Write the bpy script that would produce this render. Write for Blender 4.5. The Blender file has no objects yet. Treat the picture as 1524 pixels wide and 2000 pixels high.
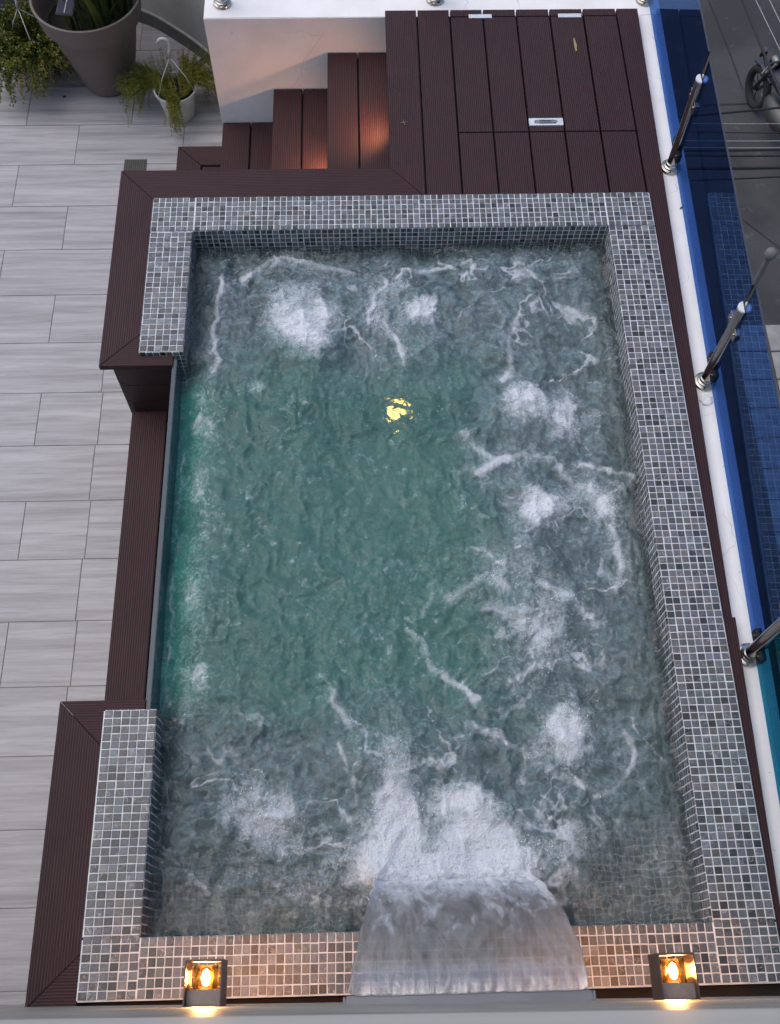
import bpy, bmesh, math, random
import numpy as np
from mathutils import Vector, Matrix
random.seed(7)
rng = np.random.default_rng(11)
SC = bpy.context.scene
COL = SC.collection
R_ = math.radians

# ---------------------------------------------------------------- camera, sky, sun, exposure
cam = bpy.data.cameras.new('camera')
cam.sensor_fit = 'VERTICAL'; cam.sensor_height = 36.0; cam.lens = 35.755
cam.clip_start = 0.01; cam.clip_end = 400
cam.dof.use_dof = True; cam.dof.focus_distance = 4.1; cam.dof.aperture_fstop = 9.0
camo = bpy.data.objects.new('camera', cam); COL.objects.link(camo)
camo.matrix_world = Matrix(((0.99962986, 0.01814388, -0.02027195, 0.9098),
                            (-0.02506992, 0.90373484, -0.42735797, -3.1344),
                            (0.01056654, 0.427708, 0.9038552, 3.4036), (0, 0, 0, 1)))
SC.camera = camo
world = bpy.data.worlds.new('World'); SC.world = world; world.use_nodes = True
wn = world.node_tree.nodes; wl = world.node_tree.links
SUN_EL, SUN_ROT = R_(62), R_(-70)
sky = wn.new('ShaderNodeTexSky'); sky.sky_type = 'NISHITA'; sky.sun_disc = False
sky.sun_elevation = SUN_EL; sky.sun_rotation = SUN_ROT
sky.dust_density = 2.5; sky.air_density = 1.0; sky.ozone_density = 1.0
wn['Background'].inputs['Strength'].default_value = 0.10
wl.new(sky.outputs[0], wn['Background'].inputs['Color'])
sd = bpy.data.lights.new('sun', 'SUN'); sd.energy = 0.75; sd.angle = R_(80); sd.color = (1, .94, .90)
so = bpy.data.objects.new('sun', sd); COL.objects.link(so)
so.rotation_euler = (R_(90) - SUN_EL, 0, -SUN_ROT + math.pi)
SC.view_settings.view_transform = 'Standard'; SC.view_settings.look = 'None'
SC.view_settings.exposure = 0.78; SC.view_settings.gamma = 1.0
SC.render.engine = 'CYCLES'
SC.cycles.use_denoising = True
SC.cycles.max_bounces = 10; SC.cycles.transmission_bounces = 8; SC.cycles.transparent_max_bounces = 12
SC.cycles.sample_clamp_indirect = 6.0

# ---------------------------------------------------------------- helpers
def link(name, me, mat=None, parent=None, loc=None, rot=None):
    o = bpy.data.objects.new(name, me); COL.objects.link(o)
    if mat is not None: me.materials.append(mat)
    if parent is not None: o.parent = parent
    if loc is not None: o.location = loc
    if rot is not None: o.rotation_euler = rot
    return o
def tag(o, label, cat, group=None):
    o['label'] = label; o['category'] = cat
    if group: o['group'] = group
    return o
def empty(name, loc=(0, 0, 0), rot=(0, 0, 0)):
    o = bpy.data.objects.new(name, None); COL.objects.link(o); o.location = loc; o.rotation_euler = rot
    o.empty_display_size = .05
    return o
def struct(o): o['kind'] = 'structure'; return o
def stuff(o): o['kind'] = 'stuff'; return o
def fin(bm, name, mat, parent=None, smooth=False, **k):
    me = bpy.data.meshes.new(name); bmesh.ops.recalc_face_normals(bm, faces=bm.faces); bm.to_mesh(me); bm.free()
    if smooth:
        for p in me.polygons: p.use_smooth = True
        if smooth != True: me.set_sharp_from_angle(angle=R_(smooth))
    return link(name, me, mat, parent, **k)
def box(bm, x0, x1, y0, y1, z0, z1, bev=0):
    vs = [bm.verts.new((x, y, z)) for x in (x0, x1) for y in (y0, y1) for z in (z0, z1)]
    q = [(0, 1, 3, 2), (4, 6, 7, 5), (0, 4, 5, 1), (2, 3, 7, 6), (0, 2, 6, 4), (1, 5, 7, 3)]
    fs = [bm.faces.new([vs[i] for i in f]) for f in q]
    if bev:
        es = list({e for f in fs for e in f.edges})
        bmesh.ops.bevel(bm, geom=es, offset=bev, segments=2, affect='EDGES')
def prism(bm, poly, z0, z1, bev=0):
    a = [bm.verts.new((x, y, z0)) for x, y in poly]; b = [bm.verts.new((x, y, z1)) for x, y in poly]
    n = len(poly); top = bm.faces.new(b); fs = [bm.faces.new(a[::-1]), top]
    for i in range(n): fs.append(bm.faces.new((a[i], a[(i + 1) % n], b[(i + 1) % n], b[i])))
    if bev: bmesh.ops.bevel(bm, geom=list(top.edges), offset=bev, segments=2, affect='EDGES')
def lathe(bm, prof, n=32, cap0=True, cap1=False, c=(0, 0, 0), axis='Z'):
    rings = []
    for r, z in prof:
        ring = []
        for i in range(n):
            t = 2 * math.pi * i / n; a, b = r * math.cos(t), r * math.sin(t)
            p = (a, b, z) if axis == 'Z' else ((z, a, b) if axis == 'X' else (a, z, b))
            ring.append(bm.verts.new((p[0] + c[0], p[1] + c[1], p[2] + c[2])))
        rings.append(ring)
    for r0, r1 in zip(rings, rings[1:]):
        for i in range(n): bm.faces.new((r0[i], r0[(i + 1) % n], r1[(i + 1) % n], r1[i]))
    if cap0: bm.faces.new(rings[0][::-1])
    if cap1: bm.faces.new(rings[-1])
def tube(bm, pts, rad, n=8, caps=True):
    pts = [Vector(p) for p in pts]; rads = rad if isinstance(rad, (list, tuple)) else [rad] * len(pts)
    prev = None; up = Vector((0.13, 0.31, 0.94))
    for i, p in enumerate(pts):
        d = (pts[min(i + 1, len(pts) - 1)] - pts[max(i - 1, 0)]).normalized()
        u = d.cross(up)
        if u.length < 1e-3: u = d.cross(Vector((1, 0, 0)))
        u.normalize(); v = d.cross(u)
        ring = [bm.verts.new(p + (u * math.cos(2 * math.pi * k / n) + v * math.sin(2 * math.pi * k / n)) * rads[i]) for k in range(n)]
        if prev:
            for k in range(n): bm.faces.new((prev[k], prev[(k + 1) % n], ring[(k + 1) % n], ring[k]))
        elif caps: bm.faces.new(ring[::-1])
        prev = ring
    if caps: bm.faces.new(prev)

# ---------------------------------------------------------------- material kit
class M:
    def __init__(s, name):
        s.m = bpy.data.materials.new(name); s.m.use_nodes = True; s.t = s.m.node_tree; s.n = s.t.nodes
        s.p = s.n['Principled BSDF']; s.out = s.n['Material Output']
    def new(s, typ, **kw):
        nd = s.n.new('ShaderNode' + typ)
        for k, v in kw.items():
            if k in nd.inputs: s.put(nd.inputs[k], v)
            else: setattr(nd, k, v)
        return nd
    def put(s, inp, v):
        if hasattr(v, 'is_output') or isinstance(v, bpy.types.NodeSocket): s.t.links.new(v, inp)
        elif hasattr(inp, 'default_value'):
            if isinstance(v, (tuple, list)) and len(v) == 3 and inp.type == 'RGBA': v = (*v, 1)
            inp.default_value = v
    def bsdf(s, **kw):
        for k, v in kw.items(): s.put(s.p.inputs[k.replace('_', ' ')], v)
        return s
    def coord(s, out='Object', scale=(1, 1, 1), off=None):
        tc = s.new('TexCoord'); mp = s.new('Mapping'); s.put(mp.inputs['Vector'], tc.outputs[out]); mp.inputs['Scale'].default_value = scale
        if off is not None: s.put(mp.inputs['Location'], off)
        return mp.outputs[0]
    def noise(s, vec, scale, detail=4, rough=.55, dist=0, dim='3D'):
        n = s.new('TexNoise', noise_dimensions=dim); s.put(n.inputs['Vector'], vec)
        n.inputs['Scale'].default_value = scale; n.inputs['Detail'].default_value = detail
        n.inputs['Roughness'].default_value = rough; n.inputs['Distortion'].default_value = dist
        return n.outputs['Fac']
    def ramp(s, fac, stops):
        r = s.new('ValToRGB'); s.put(r.inputs[0], fac); e = r.color_ramp.elements
        while len(e) < len(stops): e.new(.5)
        for el, (p, c) in zip(e, stops): el.position = p; el.color = (*c, 1) if len(c) == 3 else c
        return r.outputs[0]
    def mix(s, f, a, b, mode='MIX'):
        r = s.new('Mix', data_type='RGBA', blend_type=mode)
        s.put(r.inputs[0], f); s.put(r.inputs[6], a); s.put(r.inputs[7], b); return r.outputs[2]
    def math(s, op, a, b=0.0, c=None, clamp=False):
        r = s.new('Math', operation=op, use_clamp=clamp); s.put(r.inputs[0], a); s.put(r.inputs[1], b)
        if c is not None: s.put(r.inputs[2], c)
        return r.outputs[0]
    def sstep(s, v, lo, hi):
        r = s.new('MapRange', interpolation_type='SMOOTHSTEP'); s.put(r.inputs[0], v)
        r.inputs[1].default_value = lo; r.inputs[2].default_value = hi; return r.outputs[0]
    def bump(s, h, strength=.3, dist=.01, normal=None):
        b = s.new('Bump'); s.put(b.inputs['Height'], h); b.inputs['Strength'].default_value = strength; b.inputs['Distance'].default_value = dist
        if normal is not None: s.put(b.inputs['Normal'], normal)
        return b.outputs[0]
def plain(name, col, rough=.5, metal=0, var=.12, scale=30, bump=.05):
    m = M(name); v = m.coord()
    n = m.noise(v, scale)
    lo = tuple(c * (1 - var) for c in col); hi = tuple(min(1, c * (1 + var)) for c in col)
    m.bsdf(Base_Color=m.ramp(n, [(.3, lo), (.7, hi)]), Roughness=rough, Metallic=metal)
    if bump: m.bsdf(Normal=m.bump(n, bump, .004))
    return m.m

# deck composite, grooves running along X or along Y
def deck_mat(name, along):
    m = M(name); v = m.coord()
    sx = m.new('SeparateXYZ'); m.put(sx.inputs[0], v)
    across = sx.outputs['Y' if along == 'X' else 'X']
    w = m.math('SINE', m.math('MULTIPLY', across, 2 * math.pi / .0090))
    w = m.math('MULTIPLY_ADD', w, .5, .5)
    grain = m.noise(m.coord(scale=(1.2, 40, 40) if along == 'X' else (40, 1.2, 40)), 5, 5)
    oi = m.new('ObjectInfo')
    blot = m.noise(v, 3.5, 3)
    c = m.ramp(grain, [(.25, (.026, .0105, .0118)), (.75, (.074, .031, .033))])
    c = m.mix(m.math('MULTIPLY', blot, .5), c, (.056, .026, .034))
    c = m.mix(m.math('MULTIPLY', oi.outputs['Random'], .55), c, (.042, .021, .022))
    c = m.mix(m.math('MULTIPLY', m.sstep(w, .50, .1), .75), c, (.011, .005, .006))
    spots = m.math('MULTIPLY', m.sstep(m.noise(v, 42, 2), .68, .73), m.sstep(m.noise(v, 3.1, 2), .45, .6))
    c = m.mix(m.math('MULTIPLY', spots, .6), c, (.010, .005, .006))
    damp = m.sstep(m.noise(v, 2.2, 4, .6, .6), .52, .72); c = m.mix(m.math('MULTIPLY', damp, .32), c, (.020, .010, .013))
    scuff = m.sstep(m.noise(m.coord(scale=(9, 70, 9) if along == 'X' else (70, 9, 9)), 3, 3), .68, .76); c = m.mix(m.math('MULTIPLY', scuff, .25), c, (.16, .11, .10))
    m.bsdf(Base_Color=c, Roughness=m.math('MULTIPLY_ADD', blot, .2, .5), Normal=m.bump(w, .45, .0015, m.bump(grain, .15, .002)))
    m.p.inputs['Specular IOR Level'].default_value = .22
    return m.m
DX, DY = deck_mat('deck_grooves_x', 'X'), deck_mat('deck_grooves_y', 'Y')

def tile_nodes(m, col, rnd):
    off = m.new('CombineXYZ'); m.put(off.inputs[0], m.math('MULTIPLY', rnd, 37.0)); m.put(off.inputs[1], m.math('MULTIPLY', rnd, 91.0)); m.put(off.inputs[2], m.math('MULTIPLY', rnd, 13.0))
    g = m.new('NewGeometry'); va = m.new('VectorMath', operation='ADD'); m.put(va.inputs[0], g.outputs['Position']); m.put(va.inputs[1], off.outputs[0])
    vec = va.outputs[0]
    n = m.noise(vec, 55, 5, .65, 1.2)
    vein = m.sstep(m.math('ABSOLUTE', m.math('SUBTRACT', m.noise(vec, 22, 2, .5, 2.5), .5)), .035, .0)
    vein = m.math('MULTIPLY', vein, m.sstep(m.noise(vec, 9, 1), .5, .62))
    c = m.mix(m.math('MULTIPLY_ADD', n, .7, .62), (0, 0, 0), col, 'MIX')
    c = m.mix(1.0, col, m.ramp(n, [(.25, (.62, .62, .62)), (.75, (1.3, 1.3, 1.32))]), 'MULTIPLY')
    c = m.mix(m.math('MULTIPLY', vein, .6), c, (.42, .43, .45))
    fine = m.noise(vec, 320, 3, .7)
    m.bsdf(Base_Color=c, Roughness=m.math('MULTIPLY_ADD', fine, .3, .14), Normal=m.bump(m.math('ADD', n, m.math('MULTIPLY', fine, .5)), .5, .0022))
    m.p.inputs['Specular IOR Level'].default_value = .5
m = M('mosaic_piece'); oi = m.new('ObjectInfo'); tile_nodes(m, oi.outputs['Color'], oi.outputs['Random']); TILE1 = m.m
m = M('mosaic_field'); at_ = m.new('Attribute', attribute_name='tc'); ar_ = m.new('Attribute', attribute_name='tr'); tile_nodes(m, at_.outputs['Color'], ar_.outputs['Fac']); TILE2 = m.m
GROUT = plain('grout_white', (.68, .71, .73), .8, var=.18, scale=25, bump=.1)
# submerged mosaic: too far down in moving water to tell its pieces apart
m = M('mosaic_submerged'); v = m.coord()
br = m.new('TexBrick', offset=0.0, squash=1.0); m.put(br.inputs['Vector'], v); br.inputs['Scale'].default_value = 1
br.inputs['Brick Width'].default_value = .026; br.inputs['Row Height'].default_value = .026; br.inputs['Mortar Size'].default_value = .0018
br.inputs['Color1'].default_value = (.09, .10, .098, 1); br.inputs['Color2'].default_value = (.20, .20, .19, 1); br.inputs['Mortar'].default_value = (.5, .5, .5, 1)
m.bsdf(Base_Color=br.outputs['Color'], Roughness=.5); SUBM = m.m

# terrace floor tile
m = M('floor_tile'); oi = m.new('ObjectInfo')
off = m.new('CombineXYZ'); m.put(off.inputs[0], m.math('MULTIPLY', oi.outputs['Random'], 23)); m.put(off.inputs[1], m.math('MULTIPLY', oi.outputs['Random'], 57))
g = m.new('NewGeometry'); va = m.new('VectorMath', operation='ADD'); m.put(va.inputs[0], g.outputs['Position']); m.put(va.inputs[1], off.outputs[0])
mp = m.new('Mapping'); m.put(mp.inputs[0], va.outputs[0]); mp.inputs['Scale'].default_value = (.8, 15, 1)
n1 = m.noise(mp.outputs[0], 1.5, 6, .6, .35); mp2 = m.new('Mapping'); m.put(mp2.inputs[0], va.outputs[0]); mp2.inputs['Scale'].default_value = (3, 60, 1)
n2 = m.noise(mp2.outputs[0], 2.2, 5, .6, .4)
c = m.ramp(n1, [(.2, (.165, .160, .164)), (.5, (.345, .337, .352)), (.8, (.50, .490, .508))])
c = m.mix(m.math('MULTIPLY', m.sstep(n2, .42, .75), .45), c, (.19, .185, .19))
c = m.mix(m.math('MULTIPLY', oi.outputs['Random'], .12), c, (.28, .275, .28))
dirt = m.noise(g.outputs['Position'], 4, 4)
c = m.mix(m.math('MULTIPLY', m.sstep(dirt, .55, .8), .15), c, (.2, .19, .17))
m.bsdf(Base_Color=c, Roughness=m.math('MULTIPLY_ADD', n1, .25, .32), Normal=m.bump(n2, .12, .002)); FLOORT = m.m
FGROUT = plain('floor_grout', (.17, .165, .155), .9, var=.3, scale=8)

# speckled off-white parapet paint
m = M('parapet_paint'); v = m.coord()
n1 = m.noise(v, 6, 5); sp = m.sstep(m.noise(v, 150, 2, .6), .68, .75); pit = m.sstep(m.noise(v, 45, 2), .73, .77)
cr = m.new('TexVoronoi', feature='DISTANCE_TO_EDGE'); m.put(cr.inputs['Vector'], m.new('VectorMath', operation='ADD').outputs[0]); cr.inputs['Scale'].default_value = 1.7
vm = cr.inputs['Vector'].links[0].from_node; m.put(vm.inputs[0], v)
nn = m.new('TexNoise'); m.put(nn.inputs['Vector'], v); nn.inputs['Scale'].default_value = 9; sc_ = m.new('VectorMath', operation='SCALE'); m.put(sc_.inputs[0], nn.outputs['Color']); sc_.inputs['Scale'].default_value = .12
m.put(vm.inputs[1], sc_.outputs[0])
crack = m.math('MULTIPLY', m.sstep(cr.outputs['Distance'], .0026, .0008), m.sstep(m.noise(v, 2.3, 2), .52, .6))
c = m.ramp(n1, [(.3, (.76, .74, .72)), (.7, (.86, .845, .83))])
c = m.mix(m.math('MULTIPLY', sp, .45), c, (.36, .33, .31)); c = m.mix(m.math('MULTIPLY', pit, .5), c, (.2, .18, .17)); c = m.mix(m.math('MULTIPLY', crack, .55), c, (.3, .28, .26))
m.bsdf(Base_Color=c, Roughness=.75, Normal=m.bump(m.noise(v, 90, 4), .25, .003)); PARAPET = m.m
CURVEW = plain('grey_render', (.33, .33, .32), .8, var=.15, scale=5, bump=.1)
SKIRT = plain('dark_baseboard', (.07, .072, .072), .5, var=.3, scale=4)
STEEL = plain('brushed_steel', (.40, .385, .36), .2, 1, var=.06, scale=12, bump=0)
CAPST = plain('polished_cap', (.88, .88, .88), .4, .35, var=.04, bump=0)
DARKM = plain('dark_gasket', (.015, .015, .016), .35, 0)
HATCHM = plain('satin_aluminium', (.75, .75, .76), .4, .6, var=.06)
BLACK = plain('black_void', (.004, .004, .004), .9, bump=0)
LAMPM = plain('lamp_bronze', (.085, .058, .048), .42, .3, var=.2, scale=60)
LAMPG = plain('lamp_mount_grey', (.19, .165, .155), .5, .2, var=.15, scale=60)
SPOUT = plain('spout_steel', (.22, .225, .245), .45, .4, var=.08, scale=9)

# ================================================================ TERRACE FLOOR
ZF = -1.15
bm = bmesh.new(); box(bm, -3.2, .8, -3.6, 3.2, ZF - .2, ZF - .003)
floor = struct(fin(bm, 'floor', FGROUT))
mesh_cache = {}
def floor_tile(x0, x1, y0, y1):
    key = (round(x1 - x0, 3), round(y1 - y0, 3))
    if key not in mesh_cache:
        b = bmesh.new(); w, h = key
        prism(b, [(-w / 2, -h / 2), (w / 2, -h / 2), (w / 2, h / 2), (-w / 2, h / 2)], -.006, 0, .0012)
        me = bpy.data.meshes.new('floor_tile'); bmesh.ops.recalc_face_normals(b, faces=b.faces); b.to_mesh(me); b.free(); me.materials.append(FLOORT)
        mesh_cache[key] = me
    o = bpy.data.objects.new('floor_tile', mesh_cache[key]); COL.objects.link(o); o.parent = floor
    o.location = ((x0 + x1) / 2, (y0 + y1) / 2, ZF + random.uniform(-.0006, .0006))
PITCH = .3148
for k in range(-6, 14):
    y1 = 1.001 - PITCH * k; y0 = y1 - PITCH
    base = -1.11 if k % 2 else -.79
    xs = [base + .63 * n for n in range(-2, 4)]
    if y1 < .1: xs = [x for x in xs if x < -.46 or abs(x + .47) < .03] + [-.47, -.1 + .0]
    xs = sorted({round(x, 3) for x in xs if x < (1.2 if y1 > 1 else .25)})
    xs = [xs[0]] + [b for a, b in zip(xs, xs[1:]) if b - a > .05]
    for a, b in zip(xs, xs[1:]):
        floor_tile(a + .0014, b - .0014, y0 + .0014, y1 - .0014)

# ================================================================ POOL
W, L = 2.157, 3.137; T = .026; CW = .187
IX0, IX1, IY0, IY1 = .180, 1.957, -2.960, -.187
GY0, GY1 = -2.245, -.800          # the stretch of the left side that is a glass overflow edge
ZW = -.106                        # water level
pool = empty('plunge_pool', (1.08, -1.57, ZF))
tag(pool, 'plunge pool with grey stone mosaic coping and bubbling green water', 'pool')
def pp(o): o.parent = pool; o.matrix_parent_inverse = Matrix.Translation((-1.08, 1.57, -ZF)); return o
bm = bmesh.new(); zt = -.0012; zb = -.36
box(bm, 0, W, IY1, 0, zb, zt, .004); box(bm, 0, W, -L, IY0, zb, zt, .004); box(bm, IX1, W, IY0, IY1, zb, zt, .004)
box(bm, 0, IX0, GY1, IY1, zb, zt, .004); box(bm, 0, IX0, IY0, GY0, zb, zt, .004)
pp(fin(bm, 'coping', GROUT))
bm = bmesh.new(); zb2 = -1.14
box(bm, 0, W, IY1, 0, zb2, -.3602); box(bm, 0, W, -L, IY0, zb2, -.3602); box(bm, IX1, W, IY0, IY1, zb2, -.3602)
box(bm, .02, IX0, GY1, IY1, zb2, -.3602); box(bm, .02, IX0, IY0, GY0, zb2, -.3602)
box(bm, .09, .17, GY0, GY1, zb2, -.62)
box(bm, IX0, IX1, IY0, IY1, zb2, -.88)                                     # floor
BZ = -.46
box(bm, IX0, IX1, -.80, IY1, -.98, BZ); box(bm, 1.37, IX1, -2.27, -.80, -.98, BZ); box(bm, IX0, IX1, IY0, -2.27, -.98, BZ)
box(bm, 1.56, IX1, IY0, -2.60, BZ, -.235); box(bm, IX0, .80, IY0, -2.66, BZ, -.30)
pp(fin(bm, 'basin', SUBM))

# mosaic tiles -------------------------------------------------
def tile_colour():
    r = random.random(); v = random.gauss(.112, .030)
    if r < .11: v = random.uniform(.022, .04)
    elif r < .11: v = random.uniform(.19, .34)
    elif r < .22: v = random.uniform(.06, .085)
    v = max(.03, v); k = random.random()
    t = (.88, 1.02, 1.10) if k < .46 else ((.91, .98, 1.18) if k < .74 else ((1.02, .99, 1.06) if k < .88 else (1.02, 1.02, .96)))
    return tuple(min(.7, v * a) for a in t)
TS = .0220                                   # visible face of a tile, the rest is joint
tiles = []                                   # (centre, u, v, normal, w, h, colour, rnd)
def field(o, u, v, nrm, nu, nv, skip=None, pu=T, pv=T):
    o, u, v, nrm = Vector(o), Vector(u), Vector(v), Vector(nrm)
    for i in range(math.ceil(nu - .15)):
        for j in range(math.ceil(nv - .15)):
            wu = min(1, nu - i); wv = min(1, nv - j)
            c = o + u * ((i + wu / 2) * pu) + v * ((j + wv / 2) * pv)
            if skip and skip(c): continue
            jit = .0005
            c = c + u * random.gauss(0, jit) + v * random.gauss(0, jit)
            tiles.append((c, u, v, nrm, wu * pu - .0036, wv * pv - .0036, tile_colour(), random.random()))
n = (1, 0, 0)
def cop(x0, x1, y0, y1):
    nx = (x1 - x0) / T; ny = (y1 - y0) / T
    nxr = max(1, round(nx - .35)); nyr = max(1, round(ny - .35))
    field((x0, y1, 0), (1, 0, 0), (0, -1, 0), (0, 0, 1), nxr, nyr, pu=(x1 - x0) / nxr, pv=(y1 - y0) / nyr)
e = .0035
cop(e, IX0 + .002, IY1, -e); cop(IX0 + .006, IX1 - .002, IY1, -e); cop(IX1 + .001, W - e, -L + e, -e)
cop(e, IX0, GY1 + e, IY1 - .006); cop(e, IX0, -L + e, GY0 - e); cop(IX0 + .001, IX1 - .001, -L + e, IY0)
NV = 10
field((IX0, IY1, -.002), (1, 0, 0), (0, 0, -1), (0, -1, 0), (IX1 - IX0) / T, NV)
field((IX0, IY0, -.002), (1, 0, 0), (0, 0, -1), (0, 1, 0), (IX1 - IX0) / T, NV)
field((IX1, IY1, -.002), (0, -1, 0), (0, 0, -1), (-1, 0, 0), (IY1 - IY0) / T, NV)
field((IX0, IY1, -.002), (0, -1, 0), (0, 0, -1), (1, 0, 0), (IY1 - GY1) / T, NV)
field((IX0, GY0, -.002), (0, -1, 0), (0, 0, -1), (1, 0, 0), (GY0 - IY0) / T, NV)
field((e, GY1, -.002), (1, 0, 0), (0, 0, -1), (0, -1, 0), IX0 / T - .2, NV)
field((e, GY0, -.002), (1, 0, 0), (0, 0, -1), (0, 1, 0), IX0 / T - .2, NV)
field((0, -e, -.002), (0, -1, 0), (0, 0, -1), (-1, 0, 0), -GY1 / T - .3, 1)
TH = .0008
def tile_faces(w, h):
    b = min(.0011, w * .2, h * .2); k = .3 * b
    lo = [(-w / 2, -h / 2), (w / 2, -h / 2), (w / 2, h / 2), (-w / 2, h / 2)]
    hi = [(x - math.copysign(b, x), y - math.copysign(b, y)) for x, y in lo]
    V = [(x, y, -.0015) for x, y in lo] + [(x, y, TH - b * .55) for x, y in lo] + [(x, y, TH) for x, y in hi]
    F = [(8, 9, 10, 11)] + [(a + i, a + (i + 1) % 4, a + 4 + (i + 1) % 4, a + 4 + i) for a in (0, 4) for i in range(4)]
    return V, F
Cam = camo.matrix_world.translation
def in_lamp(c): return (abs(c.x - .483) < .11 or abs(c.x - 1.648) < .11 or .78 < c.x < 1.5) and c.y < -2.95
flat = [i for i, t in enumerate(tiles) if t[3].z > .5 and t[4] > .02 and t[5] > .02 and -.0 < t[0].x < 2.1 and not in_lamp(t[0])]
flat.sort(key=lambda i: (tiles[i][0] - Cam).length); single = set(flat[:300])
V1, F1 = tile_faces(TS, TS)
tme = bpy.data.meshes.new('mosaic_tile'); tme.from_pydata(V1, [], F1); tme.materials.append(TILE1)
for i in sorted(single):
    c, u, v, nr, w, h, col, rn = tiles[i]
    o = bpy.data.objects.new('mosaic_tile', tme); COL.objects.link(o); o.color = (*col, 1)
    o.location = c; o.scale = (w / TS, h / TS, 1)
    pp(o)
VV, FF, CC, RR = [], [], [], []
for i, (c, u, v, nr, w, h, col, rn) in enumerate(tiles):
    if i in single: continue
    tv, tf = tile_faces(w, h); b0 = len(VV)
    flip = u.cross(v).dot(nr) < 0
    tilt = (random.gauss(0, .010), random.gauss(0, .010))
    VV += [tuple(c + u * x + v * y + nr * (z + x * tilt[0] + y * tilt[1])) for x, y, z in tv]
    FF += [tuple(b0 + k for k in (f[::-1] if flip else f)) for f in tf]
    CC += [(*col, 1)] * len(tf); RR += [rn] * len(tf)
me = bpy.data.meshes.new('mosaic_tiles'); me.from_pydata(VV, [], FF)
a = me.attributes.new('tc', 'FLOAT_COLOR', 'FACE'); a.data.foreach_set('color', np.array(CC, dtype=np.float32).ravel())
a = me.attributes.new('tr', 'FLOAT', 'FACE'); a.data.foreach_set('value', np.array(RR, dtype=np.float32))
stuff(pp(link('mosaic_tiles', me, TILE2)))

# glass overflow edge on the left
m = M('overflow_glass'); tr = m.new('BsdfTransparent', Color=(.55, .62, .66, 1)); gl = m.new('BsdfGlossy', Color=(.75, .8, .85, 1), Roughness=.04); fr = m.new('Fresnel', IOR=1.5)
df = m.new('BsdfDiffuse', Color=(.10, .13, .155, 1)); mx0 = m.new('MixShader', Fac=.55); m.put(mx0.inputs[1], tr.outputs[0]); m.put(mx0.inputs[2], df.outputs[0])
mx = m.new('MixShader'); m.put(mx.inputs[0], fr.outputs[0]); m.put(mx.inputs[1], mx0.outputs[0]); m.put(mx.inputs[2], gl.outputs[0]); m.put(m.out.inputs['Surface'], mx.outputs[0])
bm = bmesh.new(); box(bm, .132, .150, GY0 + .001, GY1 - .001, -.70, -.030, .002)
o = pp(fin(bm, 'glass_edge', m.m)); o['label'] = 'dark clear glass overflow edge on the left side'
# underwater lamp in the bench face
m = M('underwater_glow'); m.bsdf(Base_Color=(.9, .7, .2), Emission_Color=(1, .55, .10), Emission_Strength=7.0); UWG = m.m
bm = bmesh.new(); lathe(bm, [(.038, 0), (.038, .012), (.03, .02)], 24, axis='Y', cap1=True, c=(1.05, -.802 - .020, -.60)); o = pp(fin(bm, 'underwater_lamp_ring', STEEL, smooth=30))
bm = bmesh.new(); lathe(bm, [(.032, 0), (.022, -.008), (.0001, -.012)], 24, axis='Y', c=(1.05, -.823, -.60)); o = pp(fin(bm, 'underwater_lamp', UWG, smooth=True)); o['label'] = 'glowing yellow underwater lamp'

# ================================================================ WATER
JETS = []
RIDGES = []
JETS=[(0.643,-0.564,0.133,0.177,0.85),(0.686,-0.655,0.089,0.097,0.75),(0.545,-0.497,0.082,0.119,0.35),(1.158,-0.534,0.058,0.079,1),(1.156,-0.586,0.118,0.13,0.3),(1.541,-1.005,0.078,0.067,0.8),(1.683,-1.086,0.069,0.085,0.85),(1.609,-1.042,0.154,0.118,0.3),(1.582,-1.462,0.09,0.066,0.95),(1.528,-1.515,0.136,0.129,0.25),(1.509,-1.954,0.102,0.088,0.6),(1.494,-2.021,0.138,0.114,0.35),(1.584,-2.318,0.078,0.08,0.95),(1.551,-2.388,0.067,0.061,0.75),(1.565,-2.335,0.141,0.142,0.25),(0.53,-2.569,0.106,0.1,0.55),(0.591,-2.62,0.085,0.074,0.5),(0.548,-2.586,0.162,0.132,0.2),(1.164,-2.559,0.069,0.054,0.7),(1.275,-2.562,0.069,0.054,0.75),(1.22,-2.618,0.162,0.099,0.5),(0.963,-2.678,0.105,0.122,1.1),(0.975,-2.546,0.072,0.117,0.7),(0.978,-2.427,0.078,0.069,0.4),(0.919,-2.757,0.067,0.063,0.8),(1.275,-2.701,0.143,0.073,1.1),(1.371,-2.768,0.067,0.047,0.7),(1.136,-2.778,0.25,0.048,1.1),(0.853,-2.739,0.067,0.08,0.3),(1.543,-2.724,0.101,0.073,0.4),(0.452,-0.925,0.066,0.033,0.5),(0.617,-0.988,0.029,0.071,0.35),(1.355,-1.772,0.072,0.044,0.35),(1.807,-1.467,0.035,0.047,0.55),(1.582,-1.965,0.277,0.291,0.16),(0.687,-2.876,0.115,0.027,0.3),(0.603,-2.797,0.043,0.031,0.4),(1.455,-1.703,0.114,0.082,0.2),(1.664,-0.436,0.261,0.215,0.18),(1.716,-2.696,0.102,0.065,0.2),(0.486,-2.762,0.15,0.095,0.12)]
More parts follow.
